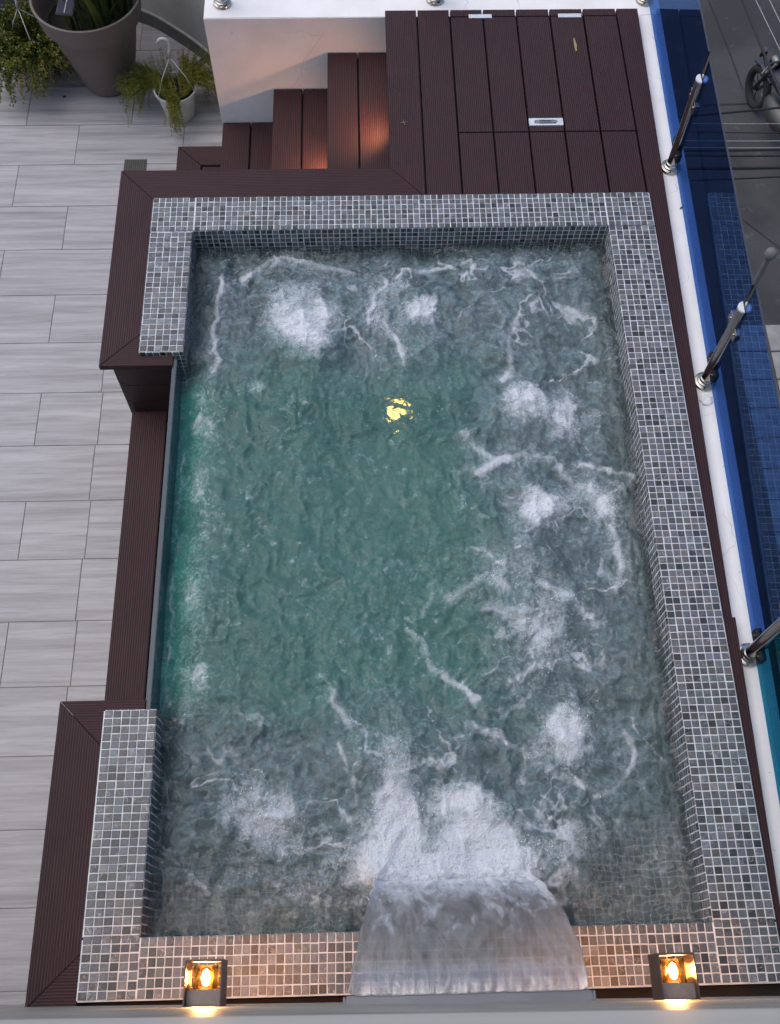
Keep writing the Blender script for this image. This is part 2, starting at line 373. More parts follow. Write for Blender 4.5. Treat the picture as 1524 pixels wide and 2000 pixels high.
RIDGES=[([(0.296,-0.359),(0.291,-0.466),(0.283,-0.571),(0.271,-0.673),(0.273,-0.749),(0.293,-0.787),(0.273,-0.841)],0.0153,0.75),([(0.374,-0.347),(0.454,-0.321),(0.507,-0.253),(0.573,-0.245),(0.661,-0.269),(0.761,-0.312),(0.859,-0.327)],0.0153,0.6),([(0.994,-0.384),(0.958,-0.451),(0.934,-0.556),(0.94,-0.613)],0.0153,0.8),([(0.968,-0.588),(1.005,-0.661),(1.055,-0.763),(1.059,-0.818)],0.0128,0.65),([(1.044,-0.404),(1.056,-0.344),(1.101,-0.323),(1.189,-0.314),(1.277,-0.321)],0.0131,0.45),([(1.333,-0.299),(1.357,-0.308),(1.384,-0.363),(1.44,-0.356)],0.011,0.7),([(1.546,-0.593),(1.515,-0.67),(1.504,-0.759),(1.508,-0.846),(1.466,-0.895)],0.0214,0.6),([(1.276,-1.142),(1.324,-1.189),(1.371,-1.235),(1.439,-1.271)],0.0162,0.45),([(1.335,-1.325),(1.44,-1.255),(1.552,-1.239),(1.62,-1.258),(1.659,-1.331),(1.755,-1.4)],0.0198,0.6),([(1.772,-1.389),(1.808,-1.456),(1.833,-1.5),(1.839,-1.606),(1.851,-1.7),(1.828,-1.812)],0.0197,0.65),([(1.82,-1.445),(1.869,-1.409),(1.942,-1.337)],0.0137,0.4),([(1.729,-1.276),(1.845,-1.312),(1.932,-1.337)],0.014,0.4),([(1.201,-1.819),(1.259,-1.8),(1.297,-1.785),(1.356,-1.752),(1.4,-1.803)],0.0225,0.5),([(1.306,-1.637),(1.353,-1.659),(1.402,-1.695)],0.0134,0.6),([(1.523,-1.796),(1.614,-1.838),(1.674,-1.889),(1.725,-1.939)],0.0188,0.6),([(1.038,-1.943),(1.09,-2.012),(1.133,-2.089),(1.186,-2.127),(1.229,-2.156),(1.275,-2.207)],0.0166,0.55),([(0.752,-2.127),(0.77,-2.21),(0.823,-2.283),(0.876,-2.306),(0.937,-2.321),(0.989,-2.375)],0.0162,0.45),([(1.239,-2.296),(1.334,-2.339),(1.418,-2.389),(1.519,-2.443)],0.0177,0.5),([(1.518,-2.457),(1.584,-2.493),(1.648,-2.542),(1.72,-2.525),(1.779,-2.494),(1.797,-2.411),(1.787,-2.332)],0.0139,0.5),([(1.477,-2.558),(1.45,-2.599),(1.475,-2.641),(1.514,-2.592),(1.483,-2.55)],0.012,0.4),([(1.543,-2.559),(1.553,-2.626),(1.552,-2.724)],0.0155,0.4),([(0.307,-2.758),(0.338,-2.79),(0.365,-2.817)],0.01,0.5),([(0.243,-0.969),(0.256,-1.111),(0.25,-1.248),(0.251,-1.381),(0.283,-1.49),(0.25,-1.595),(0.265,-1.719),(0.287,-1.78),(0.264,-1.898),(0.262,-2.051),(0.255,-2.235)],0.0328,0.6),([(0.174,-1.178),(0.177,-1.38),(0.175,-1.635),(0.175,-1.973),(0.178,-2.197)],0.006,0.5),([(1.104,-1.896),(1.148,-1.737),(1.249,-1.636)],0.0149,0.25),([(1.332,-1.223),(1.265,-1.335),(1.268,-1.467)],0.018,0.25),([(1.401,-2.15),(1.513,-2.116),(1.608,-2.08),(1.677,-2.119)],0.0145,0.4),([(1.63,-2.043),(1.709,-2.157),(1.744,-2.322)],0.0147,0.25),([(0.857,-2.372),(0.838,-2.492),(0.854,-2.61)],0.014,0.35),([(0.457,-2.415),(0.526,-2.399),(0.559,-2.357)],0.0104,0.35),([(0.993,-0.686),(1.107,-0.764),(1.195,-0.69),(1.303,-0.64)],0.0127,0.25),([(1.442,-0.486),(1.488,-0.592),(1.424,-0.745)],0.013,0.2),([(0.787,-2.353),(0.822,-2.441)],0.0088,0.4),([(0.618,-2.686),(0.594,-2.749)],0.0118,0.3)]

def vnoise(x, y, seed):
    r = np.random.default_rng(seed).random((256, 256))
    xi = np.floor(x).astype(int); yi = np.floor(y).astype(int); fx = x - xi; fy = y - yi
    fx = fx * fx * fx * (fx * (fx * 6 - 15) + 10); fy = fy * fy * fy * (fy * (fy * 6 - 15) + 10)
    g = lambda a, b: r[a & 255, b & 255]
    return (g(xi, yi) * (1 - fx) + g(xi + 1, yi) * fx) * (1 - fy) + (g(xi, yi + 1) * (1 - fx) + g(xi + 1, yi + 1) * fx) * fy
def fbm(x, y, lam, octs, seed, gain=.5, ridge=False):
    s = 0; a = 1; tot = 0
    for k in range(octs):
        n_ = vnoise(x / lam * 2 ** k + 17.3 * k, y / lam * 2 ** k + 9.1 * k, seed + k)
        n_ = 1 - np.abs(2 * n_ - 1) if ridge else n_
        s = s + a * n_; tot += a; a *= gain
    return s / tot
x0, x1, y0, y1 = .148, IX1 + .004, IY0 - .004, IY1 + .004
NX, NY = 362, 556
gx = np.linspace(x0, x1, NX); gy = np.linspace(y0, y1, NY)
X, Y = np.meshgrid(gx, gy)
def warp(X, Y, lam, amp, seed): return X + (fbm(X, Y, lam, 4, seed) - .5) * amp, Y + (fbm(X, Y, lam, 4, seed + 50) - .5) * amp
line = np.zeros_like(X); foam = np.zeros_like(X); bumpz = np.zeros_like(X); act = np.zeros_like(X)
wx, wy = warp(X, Y, .11, .10, 3); wx, wy = warp(wx, wy, .025, .022, 63)
for (cx, cy, rx, ry, a_) in JETS:
    if a_ < .37: a_ *= .6
    d2 = ((wx - cx) / rx) ** 2 + ((wy - cy) / ry) ** 2
    foam += a_ * (.45 + 1.0 * fbm(X, Y, .045, 4, 88, .6)) * np.exp(-(d2 ** 2.0) * .9); bumpz += min(a_, .8) * .020 * np.exp(-d2 * .9); act += a_ * np.exp(-d2 / 4)
wx, wy = warp(X, Y, .10, .055, 9); wx, wy = warp(wx, wy, .025, .014, 64)
for (pl, w_, a_) in RIDGES:
    d = np.full_like(X, 9.0)
    for (ax, ay), (bx, by) in zip(pl, pl[1:]):
        ex, ey = bx - ax, by - ay; tt = np.clip(((wx - ax) * ex + (wy - ay) * ey) / (ex * ex + ey * ey), 0, 1)
        d = np.minimum(d, np.hypot(wx - ax - tt * ex, wy - ay - tt * ey))
    brk = np.clip((fbm(X, Y, .10, 3, 21) - .22) * 2.4, .25, 1.25)
    strip = w_ > .03
    if strip: brk = brk * np.clip((fbm(X, Y, .13, 3, 701) - .36) * 4.5, 0, 1.2)
    if strip:
        sx_, sy_ = warp(X, Y, .07, .09, 811); ds = np.abs(d + (fbm(X, Y, .16, 3, 821) - .5) * .10); foam += a_ * .85 * brk * np.exp(-(ds / w_) ** 2)
        lace_ = np.exp(-((fbm(sx_, sy_, .07, 2, 831) - .5) / .05) ** 2); line += 1.2 * brk * lace_ * np.exp(-(ds / (w_ * 1.3)) ** 2)
    else: line += a_ * 1.3 * np.clip(brk, .62, 1.25) * np.exp(-(d / (w_ * (.55 + .9 * fbm(X, Y, .09, 2, 801)))) ** 2)
    foam += a_ * .34 * np.exp(-(d / (w_ * 2.6)) ** 2); bumpz += a_ * .009 * np.exp(-(d / w_) ** 2); act += .4 * a_ * np.exp(-(d / (5 * w_)) ** 2)
bx_, by_ = warp(X, Y, .22, .22, 140)
bench = np.clip(np.maximum.reduce([(by_ + .98) / .34, (bx_ - 1.20) / .30, (-2.10 - by_) / .34]), 0, 1); bench = bench * bench * (3 - 2 * bench)
bumpz += .034 * np.exp(-((Y + 2.79 + .03 * (fbm(X, Y, .08, 3, 501) - .5)) / .038) ** 2) * np.clip((X - .86) / .06, 0, 1) * np.clip((1.47 - X) / .06, 0, 1) * (.3 + 1.3 * fbm(X, Y, .05, 3, 511))
foam += 1.1 * np.exp(-((Y + 2.785) / .055) ** 2) * np.clip((X - .84) / .08, 0, 1) * np.clip((1.49 - X) / .08, 0, 1)
act = np.clip(.55 + .28 * bench + act * .8, 0, 1.25)
edge = np.clip(np.minimum.reduce([X - x0, x1 - X, Y - y0, y1 - Y]) / .04, 0, 1)
wx, wy = warp(X, Y, .2, .12, 31)
h = (fbm(wx, wy, .30, 2, 5) - .5) * .060 + (fbm(wx, wy, .12, 3, 6, .55, True) - .5) * .028 + (fbm(wx, wy, .05, 2, 8, .5, True) - .5) * (.014 - .007 * bench)
Z = ZW + (h * act + bumpz * edge)
Z -= .062 * np.exp(-((X - .15) / .10) ** 2) * ((Y < GY1) & (Y > GY0))         # the surface draws down to the overflow edge
cwx, cwy = warp(X, Y, .10, .06, 170)
dwall = np.minimum.reduce([np.where((Y > GY1) | (Y < GY0), cwx - IX0, 9), IX1 - cwx, IY1 - cwy, cwy - IY0]); dwall = np.clip(dwall, 0, 9)
clear = np.exp(-(dwall / .075) ** 2)
sst = lambda v_, lo, hi: (lambda q: q * q * (3 - 2 * q))(np.clip((v_ - lo) / (hi - lo), 0, 1))
clear = np.maximum(clear, .85 * sst(-cwy, 2.56, 2.72) * sst(cwx, 1.45, 1.62)); clear = np.maximum(clear, .6 * sst(-cwy, 2.56, 2.76) * sst(-cwx, -.95, -.70))
soft = fbm(X, Y, .25, 4, 77); foam += np.clip(soft - .47, 0, 1) * .95 * (.2 + .8 * bench); foam *= 1 - .6 * np.exp(-(dwall / .05) ** 2)
fleck = fbm(wx, wy, .03, 3, 301); foam += np.clip(fleck - .66, 0, 1) * 3.2 * (1 - bench) * fbm(X, Y, .2, 3, 310)
qx, qy = warp(X, Y, .16, .26, 401); qx, qy = warp(qx, qy, .05, .05, 411)
for lam_, sd_, wd_, am_ in ((.20, 421, .022, .50), (.11, 431, .030, .34), (.32, 441, .014, .45)):
    nn_ = fbm(qx, qy, lam_, 2, sd_); gate = np.clip((fbm(X, Y, .17, 3, sd_ + 5) - .43) * 5, 0, 1)
    line += am_ * np.exp(-((nn_ - .5) / wd_) ** 2) * gate * 1.5 * (.18 + .82 * bench) * (1 - .7 * clear)
foam = np.clip(foam, 0, 1.3); line = np.clip(line, 0, 1.2)
top = np.stack([X, Y, Z], -1).reshape(-1, 3)
idx = np.arange(NX * NY).reshape(NY, NX)
fq = np.stack([idx[:-1, :-1], idx[:-1, 1:], idx[1:, 1:], idx[1:, :-1]], -1).reshape(-1, 4)
rim = np.concatenate([idx[0, :-1], idx[:-1, -1], idx[-1, :0:-1], idx[:0:-1, 0]])
bot = top[rim].copy(); bot[:, 2] = -1.0
nb = len(rim); bi = np.arange(nb) + NX * NY
fs = [tuple(f) for f in fq.tolist()] + [(int(rim[i]), int(bi[i]), int(bi[(i + 1) % nb]), int(rim[(i + 1) % nb])) for i in range(nb)] + [tuple(bi[::-1].tolist())]
me = bpy.data.meshes.new('water'); me.from_pydata(np.vstack([top, bot]).tolist(), [], fs)
me.polygons.foreach_set('use_smooth', np.array([1] * len(fq) + [0] * (nb + 1), dtype=bool))
a = me.attributes.new('foam', 'FLOAT', 'POINT'); a.data.foreach_set('value', np.concatenate([foam.ravel(), np.zeros(nb)]).astype(np.float32))
a = me.attributes.new('bench', 'FLOAT', 'POINT'); a.data.foreach_set('value', np.concatenate([bench.ravel(), np.zeros(nb)]).astype(np.float32))
a = me.attributes.new('line', 'FLOAT', 'POINT'); a.data.foreach_set('value', np.concatenate([line.ravel(), np.zeros(nb)]).astype(np.float32))
a = me.attributes.new('clear', 'FLOAT', 'POINT'); a.data.foreach_set('value', np.concatenate([clear.ravel(), np.zeros(nb)]).astype(np.float32))
edge_light = np.exp(-((X - .17 - .05 * (fbm(X, Y, .15, 3, 601) - .5)) / .075) ** 2) * sst(-Y, .78, .95) * sst(Y, -2.27, -2.08)  # mask for light entering through the left glass, painted as greener water
a = me.attributes.new('edge_light', 'FLOAT', 'POINT'); a.data.foreach_set('value', np.concatenate([edge_light.ravel(), np.zeros(nb)]).astype(np.float32))
m = M('pool_water'); v = m.coord()
fa = m.new('Attribute', attribute_name='foam').outputs['Fac']; ba = m.new('Attribute', attribute_name='bench').outputs['Fac']
vw = m.new('VectorMath', operation='ADD'); nz = m.new('TexNoise'); m.put(nz.inputs['Vector'], v); nz.inputs['Scale'].default_value = 14; nz.inputs['Detail'].default_value = 3
s2 = m.new('VectorMath', operation='SCALE'); m.put(s2.inputs[0], nz.outputs['Color']); s2.inputs['Scale'].default_value = .05
m.put(vw.inputs[0], v); m.put(vw.inputs[1], s2.outputs[0]); vv = vw.outputs[0]
nA = m.noise(vv, 28, 6, .62, .6); nB = m.noise(vv, 110, 5, .7); nC = m.noise(v, 330, 3, .7)
vo = m.new('TexVoronoi', feature='F1'); m.put(vo.inputs['Vector'], vv); vo.inputs['Scale'].default_value = 85
cell = vo.outputs['Distance']
ridge = m.math('SUBTRACT', 1.0, m.math('ABSOLUTE', m.math('MULTIPLY_ADD', m.noise(vv, 19, 6, .62, .9), 2.0, -1.0)))
lace = m.math('POWER', ridge, 2.5)
t = m.math('ADD', fa, m.math('MULTIPLY', m.math('SUBTRACT', lace, .62), .55))
t = m.math('ADD', t, m.math('MULTIPLY', m.math('SUBTRACT', nA, .5), .85))
t = m.math('ADD', t, m.math('MULTIPLY', m.math('SUBTRACT', nB, .5), 1.25))
t = m.math('ADD', t, m.math('MULTIPLY', m.math('SUBTRACT', nC, .5), .9))
t = m.math('ADD', t, m.math('MULTIPLY', m.math('SUBTRACT', cell, .45), .4))
thick = m.sstep(t, .15, 1.25)
la = m.new('Attribute', attribute_name='line').outputs['Fac']
tl = m.math('ADD', la, m.math('ADD', m.math('MULTIPLY', m.math('SUBTRACT', nB, .5), .7), m.math('MULTIPLY', m.math('SUBTRACT', nA, .5), .5)))
veil = m.sstep(tl, .05, .95)
mott = m.sstep(m.noise(vv, 15, 8, .68, 1.4), .36, .70); mot2 = m.sstep(m.noise(vv, 52, 6, .7, .8), .38, .70)
ea = m.new('Attribute', attribute_name='edge_light').outputs['Fac']
ca = m.new('Attribute', attribute_name='clear').outputs['Fac']; keep = m.math('SUBTRACT', 1.0, m.math('MULTIPLY', ca, .85))
aer = m.math('MULTIPLY_ADD', ba, -.16, .35)
aer = m.math('ADD', aer, m.math('MULTIPLY', mott, m.math('MULTIPLY_ADD', ba, .25, .12)))
aer = m.math('ADD', aer, m.math('MULTIPLY', mot2, m.math('MULTIPLY_ADD', ba, .17, .06)))
aer = m.math('ADD', aer, m.math('MULTIPLY', m.math('MULTIPLY', lace, mott), m.math('MULTIPLY_ADD', ba, .26, .05)))
thin = m.sstep(m.math('ADD', m.math('MULTIPLY', fa, 1.0), m.math('MULTIPLY', nA, .55)), .25, .95)
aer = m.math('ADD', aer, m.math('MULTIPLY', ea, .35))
wave = m.bump(m.noise(vv, 30, 5, .55, .6), .75, .012, m.bump(nB, .16, .004)); bnode = wave.node; m.put(bnode.inputs['Strength'], m.math('MULTIPLY_ADD', ca, -.22, .38))
glass = m.new('BsdfGlass', Color=(1, 1, 1, 1), Roughness=.02, IOR=1.33); m.put(glass.inputs['Normal'], wave)
milk = m.new('BsdfDiffuse'); m.put(milk.inputs['Color'], m.mix(ea, m.mix(ba, (.118, .278, .252), (.178, .248, .270)), (.07, .30, .25)))  # last green is side light through the glass edge, put into the colour
foamb = m.new('BsdfDiffuse', Color=(.70, .73, .78, 1)); m.put(foamb.inputs['Normal'], m.bump(m.math('ADD', nB, cell), .6, .006))
mx1 = m.new('MixShader'); m.put(mx1.inputs[0], m.math('MULTIPLY', m.math('ADD', aer, m.math('MULTIPLY', thin, .26)), keep, clamp=True)); m.put(mx1.inputs[1], glass.outputs[0]); m.put(mx1.inputs[2], milk.outputs[0])
mx2 = m.new('MixShader'); m.put(mx2.inputs[0], m.math('MAXIMUM', m.math('MULTIPLY', veil, .66), m.math('MULTIPLY', m.math('MULTIPLY', thick, m.math('MULTIPLY_ADD', m.sstep(fa, .7, 1.25), .32, .52)), 1.0))); m.put(mx2.inputs[1], mx1.outputs[0]); m.put(mx2.inputs[2], foamb.outputs[0])
m.put(m.out.inputs['Surface'], mx2.outputs[0])
va = m.new('VolumeAbsorption', Color=(.25, .72, .67, 1), Density=1.1); m.put(m.out.inputs['Volume'], va.outputs[0])
WATERM = m.m
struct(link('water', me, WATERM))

# loose bubbles riding on the froth
FOAMM = plain('bubble_froth', (.8, .82, .85), .35, var=.05)
prob = np.clip(foam + .6 * line - .35, 0, 1).ravel() ** 1.5; prob /= prob.sum()
pick = rng.choice(NX * NY, 5200, p=prob)
t_ = (1 + 5 ** .5) / 2
IV = np.array([(-1, t_, 0), (1, t_, 0), (-1, -t_, 0), (1, -t_, 0), (0, -1, t_), (0, 1, t_), (0, -1, -t_), (0, 1, -t_), (t_, 0, -1), (t_, 0, 1), (-t_, 0, -1), (-t_, 0, 1)]) / math.hypot(1, t_)
IF = np.array([(0, 11, 5), (0, 5, 1), (0, 1, 7), (0, 7, 10), (0, 10, 11), (1, 5, 9), (5, 11, 4), (11, 10, 2), (10, 7, 6), (7, 1, 8), (3, 9, 4), (3, 4, 2), (3, 2, 6), (3, 6, 8), (3, 8, 9), (4, 9, 5), (2, 4, 11), (6, 2, 10), (8, 6, 7), (9, 8, 1)])
rad = rng.uniform(.0008, .0026, len(pick)); cen = top[pick] + np.stack([rng.normal(0, .003, len(pick)), rng.normal(0, .003, len(pick)), rng.uniform(0, .004, len(pick))], -1)
vs = (cen[:, None, :] + IV[None] * rad[:, None, None]).reshape(-1, 3); fsb = (IF[None] + 12 * np.arange(len(pick))[:, None, None]).reshape(-1, 3)
me = bpy.data.meshes.new('foam'); me.from_pydata(vs.tolist(), [], fsb.tolist()); me.polygons.foreach_set('use_smooth', np.ones(len(fsb), dtype=bool))
fo = stuff(link('foam', me, FOAMM)); fo['label'] = 'white froth and bubbles floating on the pool water'; fo['category'] = 'foam'

# ================================================================ WATERFALL
spx0, spx1, spz, spy = .836, 1.429, .64, -3.141
v0 = .88; NTt, NXx = 110, 150
tt = np.linspace(0, .392, NTt); uu = np.linspace(0, 1, NXx)
U, TT = np.meshgrid(uu, tt); k = TT / .388
xl = spx0 + .074 * k; xr = spx1 - .010 * k
XX = xl + (xr - xl) * U
rag = (vnoise(TT * 40, U * 0 + 3.3, 5) - .5) * .016 * k
XX = XX + rag * (1 - U) * (U < .3) + rag * U * (U > .7)
YY = spy + v0 * TT; ZZ = spz - 4.9 * TT ** 2
rip = (fbm(U * .6 * 2.0, TT * .45, .09, 3, 40) - .5) * .014 * np.clip(k * 2, .3, 1) + (fbm(U * .6 * 3.1, TT * .7, .05, 2, 44) - .5) * .004
rip += .012 * np.exp(-((U - .0) / .02) ** 2) + .012 * np.exp(-((U - 1) / .02) ** 2)
YY = YY + rip * .8; ZZ = ZZ + rip * .6
vtop = np.stack([XX, YY, ZZ], -1).reshape(-1, 3); ii = np.arange(NXx * NTt).reshape(NTt, NXx)
fq = np.stack([ii[:-1, :-1], ii[:-1, 1:], ii[1:, 1:], ii[1:, :-1]], -1).reshape(-1, 4)
me = bpy.data.meshes.new('waterfall'); me.from_pydata(vtop.tolist(), [], fq.tolist()); me.polygons.foreach_set('use_smooth', np.ones(len(fq), dtype=bool))
a = me.attributes.new('fall', 'FLOAT', 'POINT'); a.data.foreach_set('value', k.ravel().astype(np.float32))
m = M('falling_water'); fa = m.new('Attribute', attribute_name='fall').outputs['Fac']
v = m.coord(scale=(4.5, 1.5, 1.0)); st = m.noise(v, 7, 6, .62, 1.2); v2 = m.coord(); fr = m.noise(m.coord(scale=(1.6, .7, .45)), 11, 5, .6, 1.0)
bn = m.bump(st, .45, .010)
tra = m.new('BsdfTransparent', Color=(.86, .87, .89, 1))
rfr = m.new('BsdfRefraction', Color=(.9, .9, .92, 1), Roughness=.10, IOR=1.08); m.put(rfr.inputs['Normal'], bn)
glo = m.new('BsdfGlossy', Color=(.95, .95, .97, 1), Roughness=.16); m.put(glo.inputs['Normal'], bn)
dif = m.new('BsdfDiffuse', Color=(.64, .61, .60, 1)); m.put(dif.inputs['Normal'], bn)
whi = m.new('BsdfDiffuse', Color=(.74, .76, .80, 1)); m.put(whi.inputs['Normal'], bn)
a0 = m.new('MixShader', Fac=.6); m.put(a0.inputs[1], tra.outputs[0]); m.put(a0.inputs[2], rfr.outputs[0])
a1 = m.new('MixShader'); m.put(a1.inputs[0], m.math('MULTIPLY_ADD', m.sstep(st, .35, .7), .18, .08)); m.put(a1.inputs[1], a0.outputs[0]); m.put(a1.inputs[2], dif.outputs[0])
a2 = m.new('MixShader', Fac=.10); m.put(a2.inputs[1], a1.outputs[0]); m.put(a2.inputs[2], glo.outputs[0])
a3 = m.new('MixShader'); m.put(a3.inputs[0], m.math('MAXIMUM', m.math('MULTIPLY', m.sstep(m.math('ADD', fa, m.math('MULTIPLY', m.math('SUBTRACT', fr, .5), .35)), .80, .98), .92), m.math('MULTIPLY', m.sstep(m.math('ADD', fa, m.math('MULTIPLY', m.math('SUBTRACT', fr, .5), 1.3)), .50, 1.15), .75))); m.put(a3.inputs[1], a2.outputs[0]); m.put(a3.inputs[2], whi.outputs[0])
m.put(m.out.inputs['Surface'], a3.outputs[0])
wf = link('waterfall', me, m.m); tag(wf, 'translucent sheet of falling water pouring from the metal spout', 'waterfall')
sol = wf.modifiers.new('thickness', 'SOLIDIFY'); sol.thickness = .004
nd_ = 1500
dxs = rng.uniform(spx0 + .04, spx1, nd_); dys = -2.80 + rng.normal(.02, .055, nd_); dzs = ZW + .012 + np.abs(rng.normal(0, .030, nd_)); drr = rng.uniform(.0007, .0024, nd_)
cen = np.stack([dxs, dys, dzs], -1)
vs = (cen[:, None, :] + IV[None] * drr[:, None, None]).reshape(-1, 3); fsb = (IF[None] + 12 * np.arange(nd_)[:, None, None]).reshape(-1, 3)
me = bpy.data.meshes.new('splash'); me.from_pydata(vs.tolist(), [], fsb.tolist()); me.polygons.foreach_set('use_smooth', np.ones(len(fsb), dtype=bool))
sp_ = stuff(link('splash', me, FOAMM)); sp_['label'] = 'spray of droplets where the falling water lands'; sp_['category'] = 'splash'
bm = bmesh.new(); box(bm, spx0 - .006, spx1 + .006, -3.19, spy + .002, spz - .012, spz - .003, .002)
t = empty('waterfall_spout', (1.13, -3.15, spz)); tag(t, 'long flat grey metal waterfall spout on the near wall', 'spout')
def child(o, par): o.parent = par; o.matrix_parent_inverse = par.matrix_basis.inverted(); return o
child(fin(bm, 'lip', SPOUT), t)
bm = bmesh.new(); box(bm, spx0 - .006, spx1 + .006, -3.19, -3.143, spz - .002, spz + .022, .003); child(fin(bm, 'hood', SPOUT), t)
bm = bmesh.new(); box(bm, spx0 - .012, spx0 - .0065, -3.19, spy, spz - .014, spz + .02, .001); child(fin(bm, 'end_plate', SPOUT), t)
bm = bmesh.new(); box(bm, spx1 + .0065, spx1 + .012, -3.19, spy, spz - .014, spz + .02, .001); child(fin(bm, 'end_plate', SPOUT), t)

# ================================================================ NEAR WALL with the lamps
m = M('house_wall_grey'); v = m.coord(scale=(1.0, 1, 1.6)); n = m.noise(v, 4, 6, .65, .6)
m.bsdf(Base_Color=m.ramp(n, [(.25, (.18, .175, .165)), (.75, (.46, .445, .41))]), Roughness=.45, Normal=m.bump(n, .2, .004)); HWG = m.m
HWW = plain('house_wall_white', (.72, .69, .64), .7, var=.06, scale=4)
def wall_y(x): return -3.158 - .012 * (x - .91)
wt = empty('house_wall', (.9, -3.25, ZF)); tag(wt, 'grey streaked wall behind the waterfall along the bottom edge', 'wall')
for nm, z0, z1, mt, pr_ in (('lower_cladding', ZF, 2.06, HWG, 0), ('upper_band', 2.06, 2.9, HWW, .0012)):
    bm = bmesh.new(); prism(bm, [(-2.6, wall_y(-2.6) + pr_), (3.4, wall_y(3.4) + pr_), (3.4, -3.5), (-2.6, -3.5)], z0, z1); child(fin(bm, nm, mt), wt)

# wall lamps
m = M('lamp_filament'); m.bsdf(Base_Color=(1, .8, .5), Emission_Color=(1, .70, .36), Emission_Strength=60); BULB = m.m
m = M('amber_glass'); tr = m.new('BsdfTransparent', Color=(1, .86, .62, 1)); gl = m.new('BsdfGlossy', Color=(1, .9, .75, 1), Roughness=.08); fr = m.new('Fresnel', IOR=1.45)
mx = m.new('MixShader'); m.put(mx.inputs[0], fr.outputs[0]); m.put(mx.inputs[1], tr.outputs[0]); m.put(mx.inputs[2], gl.outputs[0]); m.put(m.out.inputs['Surface'], mx.outputs[0]); AMBER = m.m
AMBIN = plain('amber_reflector', (.42, .22, .07), .4, .5)
def wall_lamp(cx, label):
    yw = wall_y(cx); t = empty('wall_lamp', (cx, yw, .60)); tag(t, label, 'lamp', 'lit wall lamps either side of the waterfall')
    zb, zt = -.03, .07; hw = .046; yo = .105
    bm = bmesh.new(); box(bm, -hw + .004, hw - .004, .001, .036, zb + .004, zt - .02, .002); fin(bm, 'mount', LAMPG, t)
    bm = bmesh.new()                                            # open box frame: two cheeks, front bar
    box(bm, -hw, -hw + .0035, 0, yo, zb, zt, .0008); box(bm, hw - .0035, hw, 0, yo, zb, zt, .0008)
    box(bm, -hw + .0036, hw - .0036, yo - .005, yo, zb, zt, .0008); fin(bm, 'frame', LAMPM, t)
    bm = bmesh.new(); box(bm, -hw + .0037, hw - .0037, .037, yo - .0055, zb, zb + .004); fin(bm, 'glass_base', AMBER, t)
    bm = bmesh.new(); lathe(bm, [(.030, .038), (.030, .092)], 28, cap0=False, axis='Y', c=(0, 0, .022)); o = fin(bm, 'glass_cylinder', AMBER, t, smooth=True)
    o.modifiers.new('t', 'SOLIDIFY').thickness = .002
    bm = bmesh.new(); lathe(bm, [(.006, .037), (.006, .046)], 16, axis='Y', c=(0, 0, .022), cap1=True); fin(bm, 'socket', STEEL, t)
    bm = bmesh.new(); lathe(bm, [(.004, .046), (.0085, .052), (.0095, .066), (.0075, .078), (.0001, .084)], 18, axis='Y', c=(0, 0, .022)); fin(bm, 'bulb', BULB, t, smooth=True)
    ld = bpy.data.lights.new('lamp_light', 'POINT'); ld.energy = 44.0; ld.color = (1, .62, .32); ld.shadow_soft_size = .012
    lo = bpy.data.objects.new('lamp_light', ld); COL.objects.link(lo); lo.parent = t; lo.location = (0, .066, .022)
wall_lamp(.483, 'lit bronze wall lamp left of the waterfall spout')
wall_lamp(1.648, 'lit bronze wall lamp right of the waterfall spout')

# ================================================================ DECK
ZD = -.020; TD = .024
deck = struct(empty('deck', (0, 0, 0)))
def board(poly, mat, z=ZD, parent=None, name='deck_board', th=TD):
    bm = bmesh.new(); prism(bm, poly, z - th, z, .0018); o = fin(bm, name, mat); o.parent = parent or deck
    if parent is not None: o.matrix_parent_inverse = parent.matrix_basis.inverted()
    return o
def rect(x0, x1, y0, y1): return [(x0, y0), (x1, y0), (x1, y1), (x0, y1)]
g = .0012; DL = -.157
DY1 = .174; E0 = -.0015
board([(DL + g, DY1), (1.03 - g, DY1), (1.18 - g * 2, 0.003), (E0, 0.003)], DX)                       # border behind the far coping
board([(DL, DY1 - g), (DL, -.852 + g), (E0, -.852 + .157), (E0, 0.002 - g)], DY)                      # upper left border
board([(DL + g, -.852), (.136, -.852), (.136, GY1 - .006), (E0 - .0, GY1 - .006), (E0, -.852 + .157 - g)], DX)
board([(DL + g, -2.207), (.134, -2.207), (.134, GY0 + .004), (E0, GY0 + .004), (E0, -2.207 - .157 + g)], DX)
board([(DL, -2.207 - g), (E0, -2.207 - .157 - g), (E0, -3.155 + .157), (DL, -3.155 + g)], DY)
board([(DL + g, -3.155), (E0, -3.155 + .157 - g), (E0, -3.150)], DX)
FE = 1.180
gaps = [1.184, 1.343, 1.503, 1.665, 1.828, 1.991, 2.155]
board([(1.03, FE), (1.03, DY1), (1.18, 0.003), (1.18, FE)], DY)
board(rect(gaps[0] + .004, gaps[1] - .004, .003, FE), DY)
for a, b in zip(gaps[1:], gaps[2:]): board(rect(a + .004, b - .004, .003, .376), DY)
for a, b in zip(gaps[1:], gaps[2:]): board(rect(a + .004, b - .004, 1.133, FE), DY)
board([(gaps[-1] + .004, FE), (gaps[-1] + .004, -1.955), (2.196, -1.955), (2.262, FE)], DY)
board([(gaps[-1] + .002, -1.957), (gaps[-1] + .002, -3.14), (2.178, -3.14), (2.205, -1.957)], DY, z=ZD + .006)
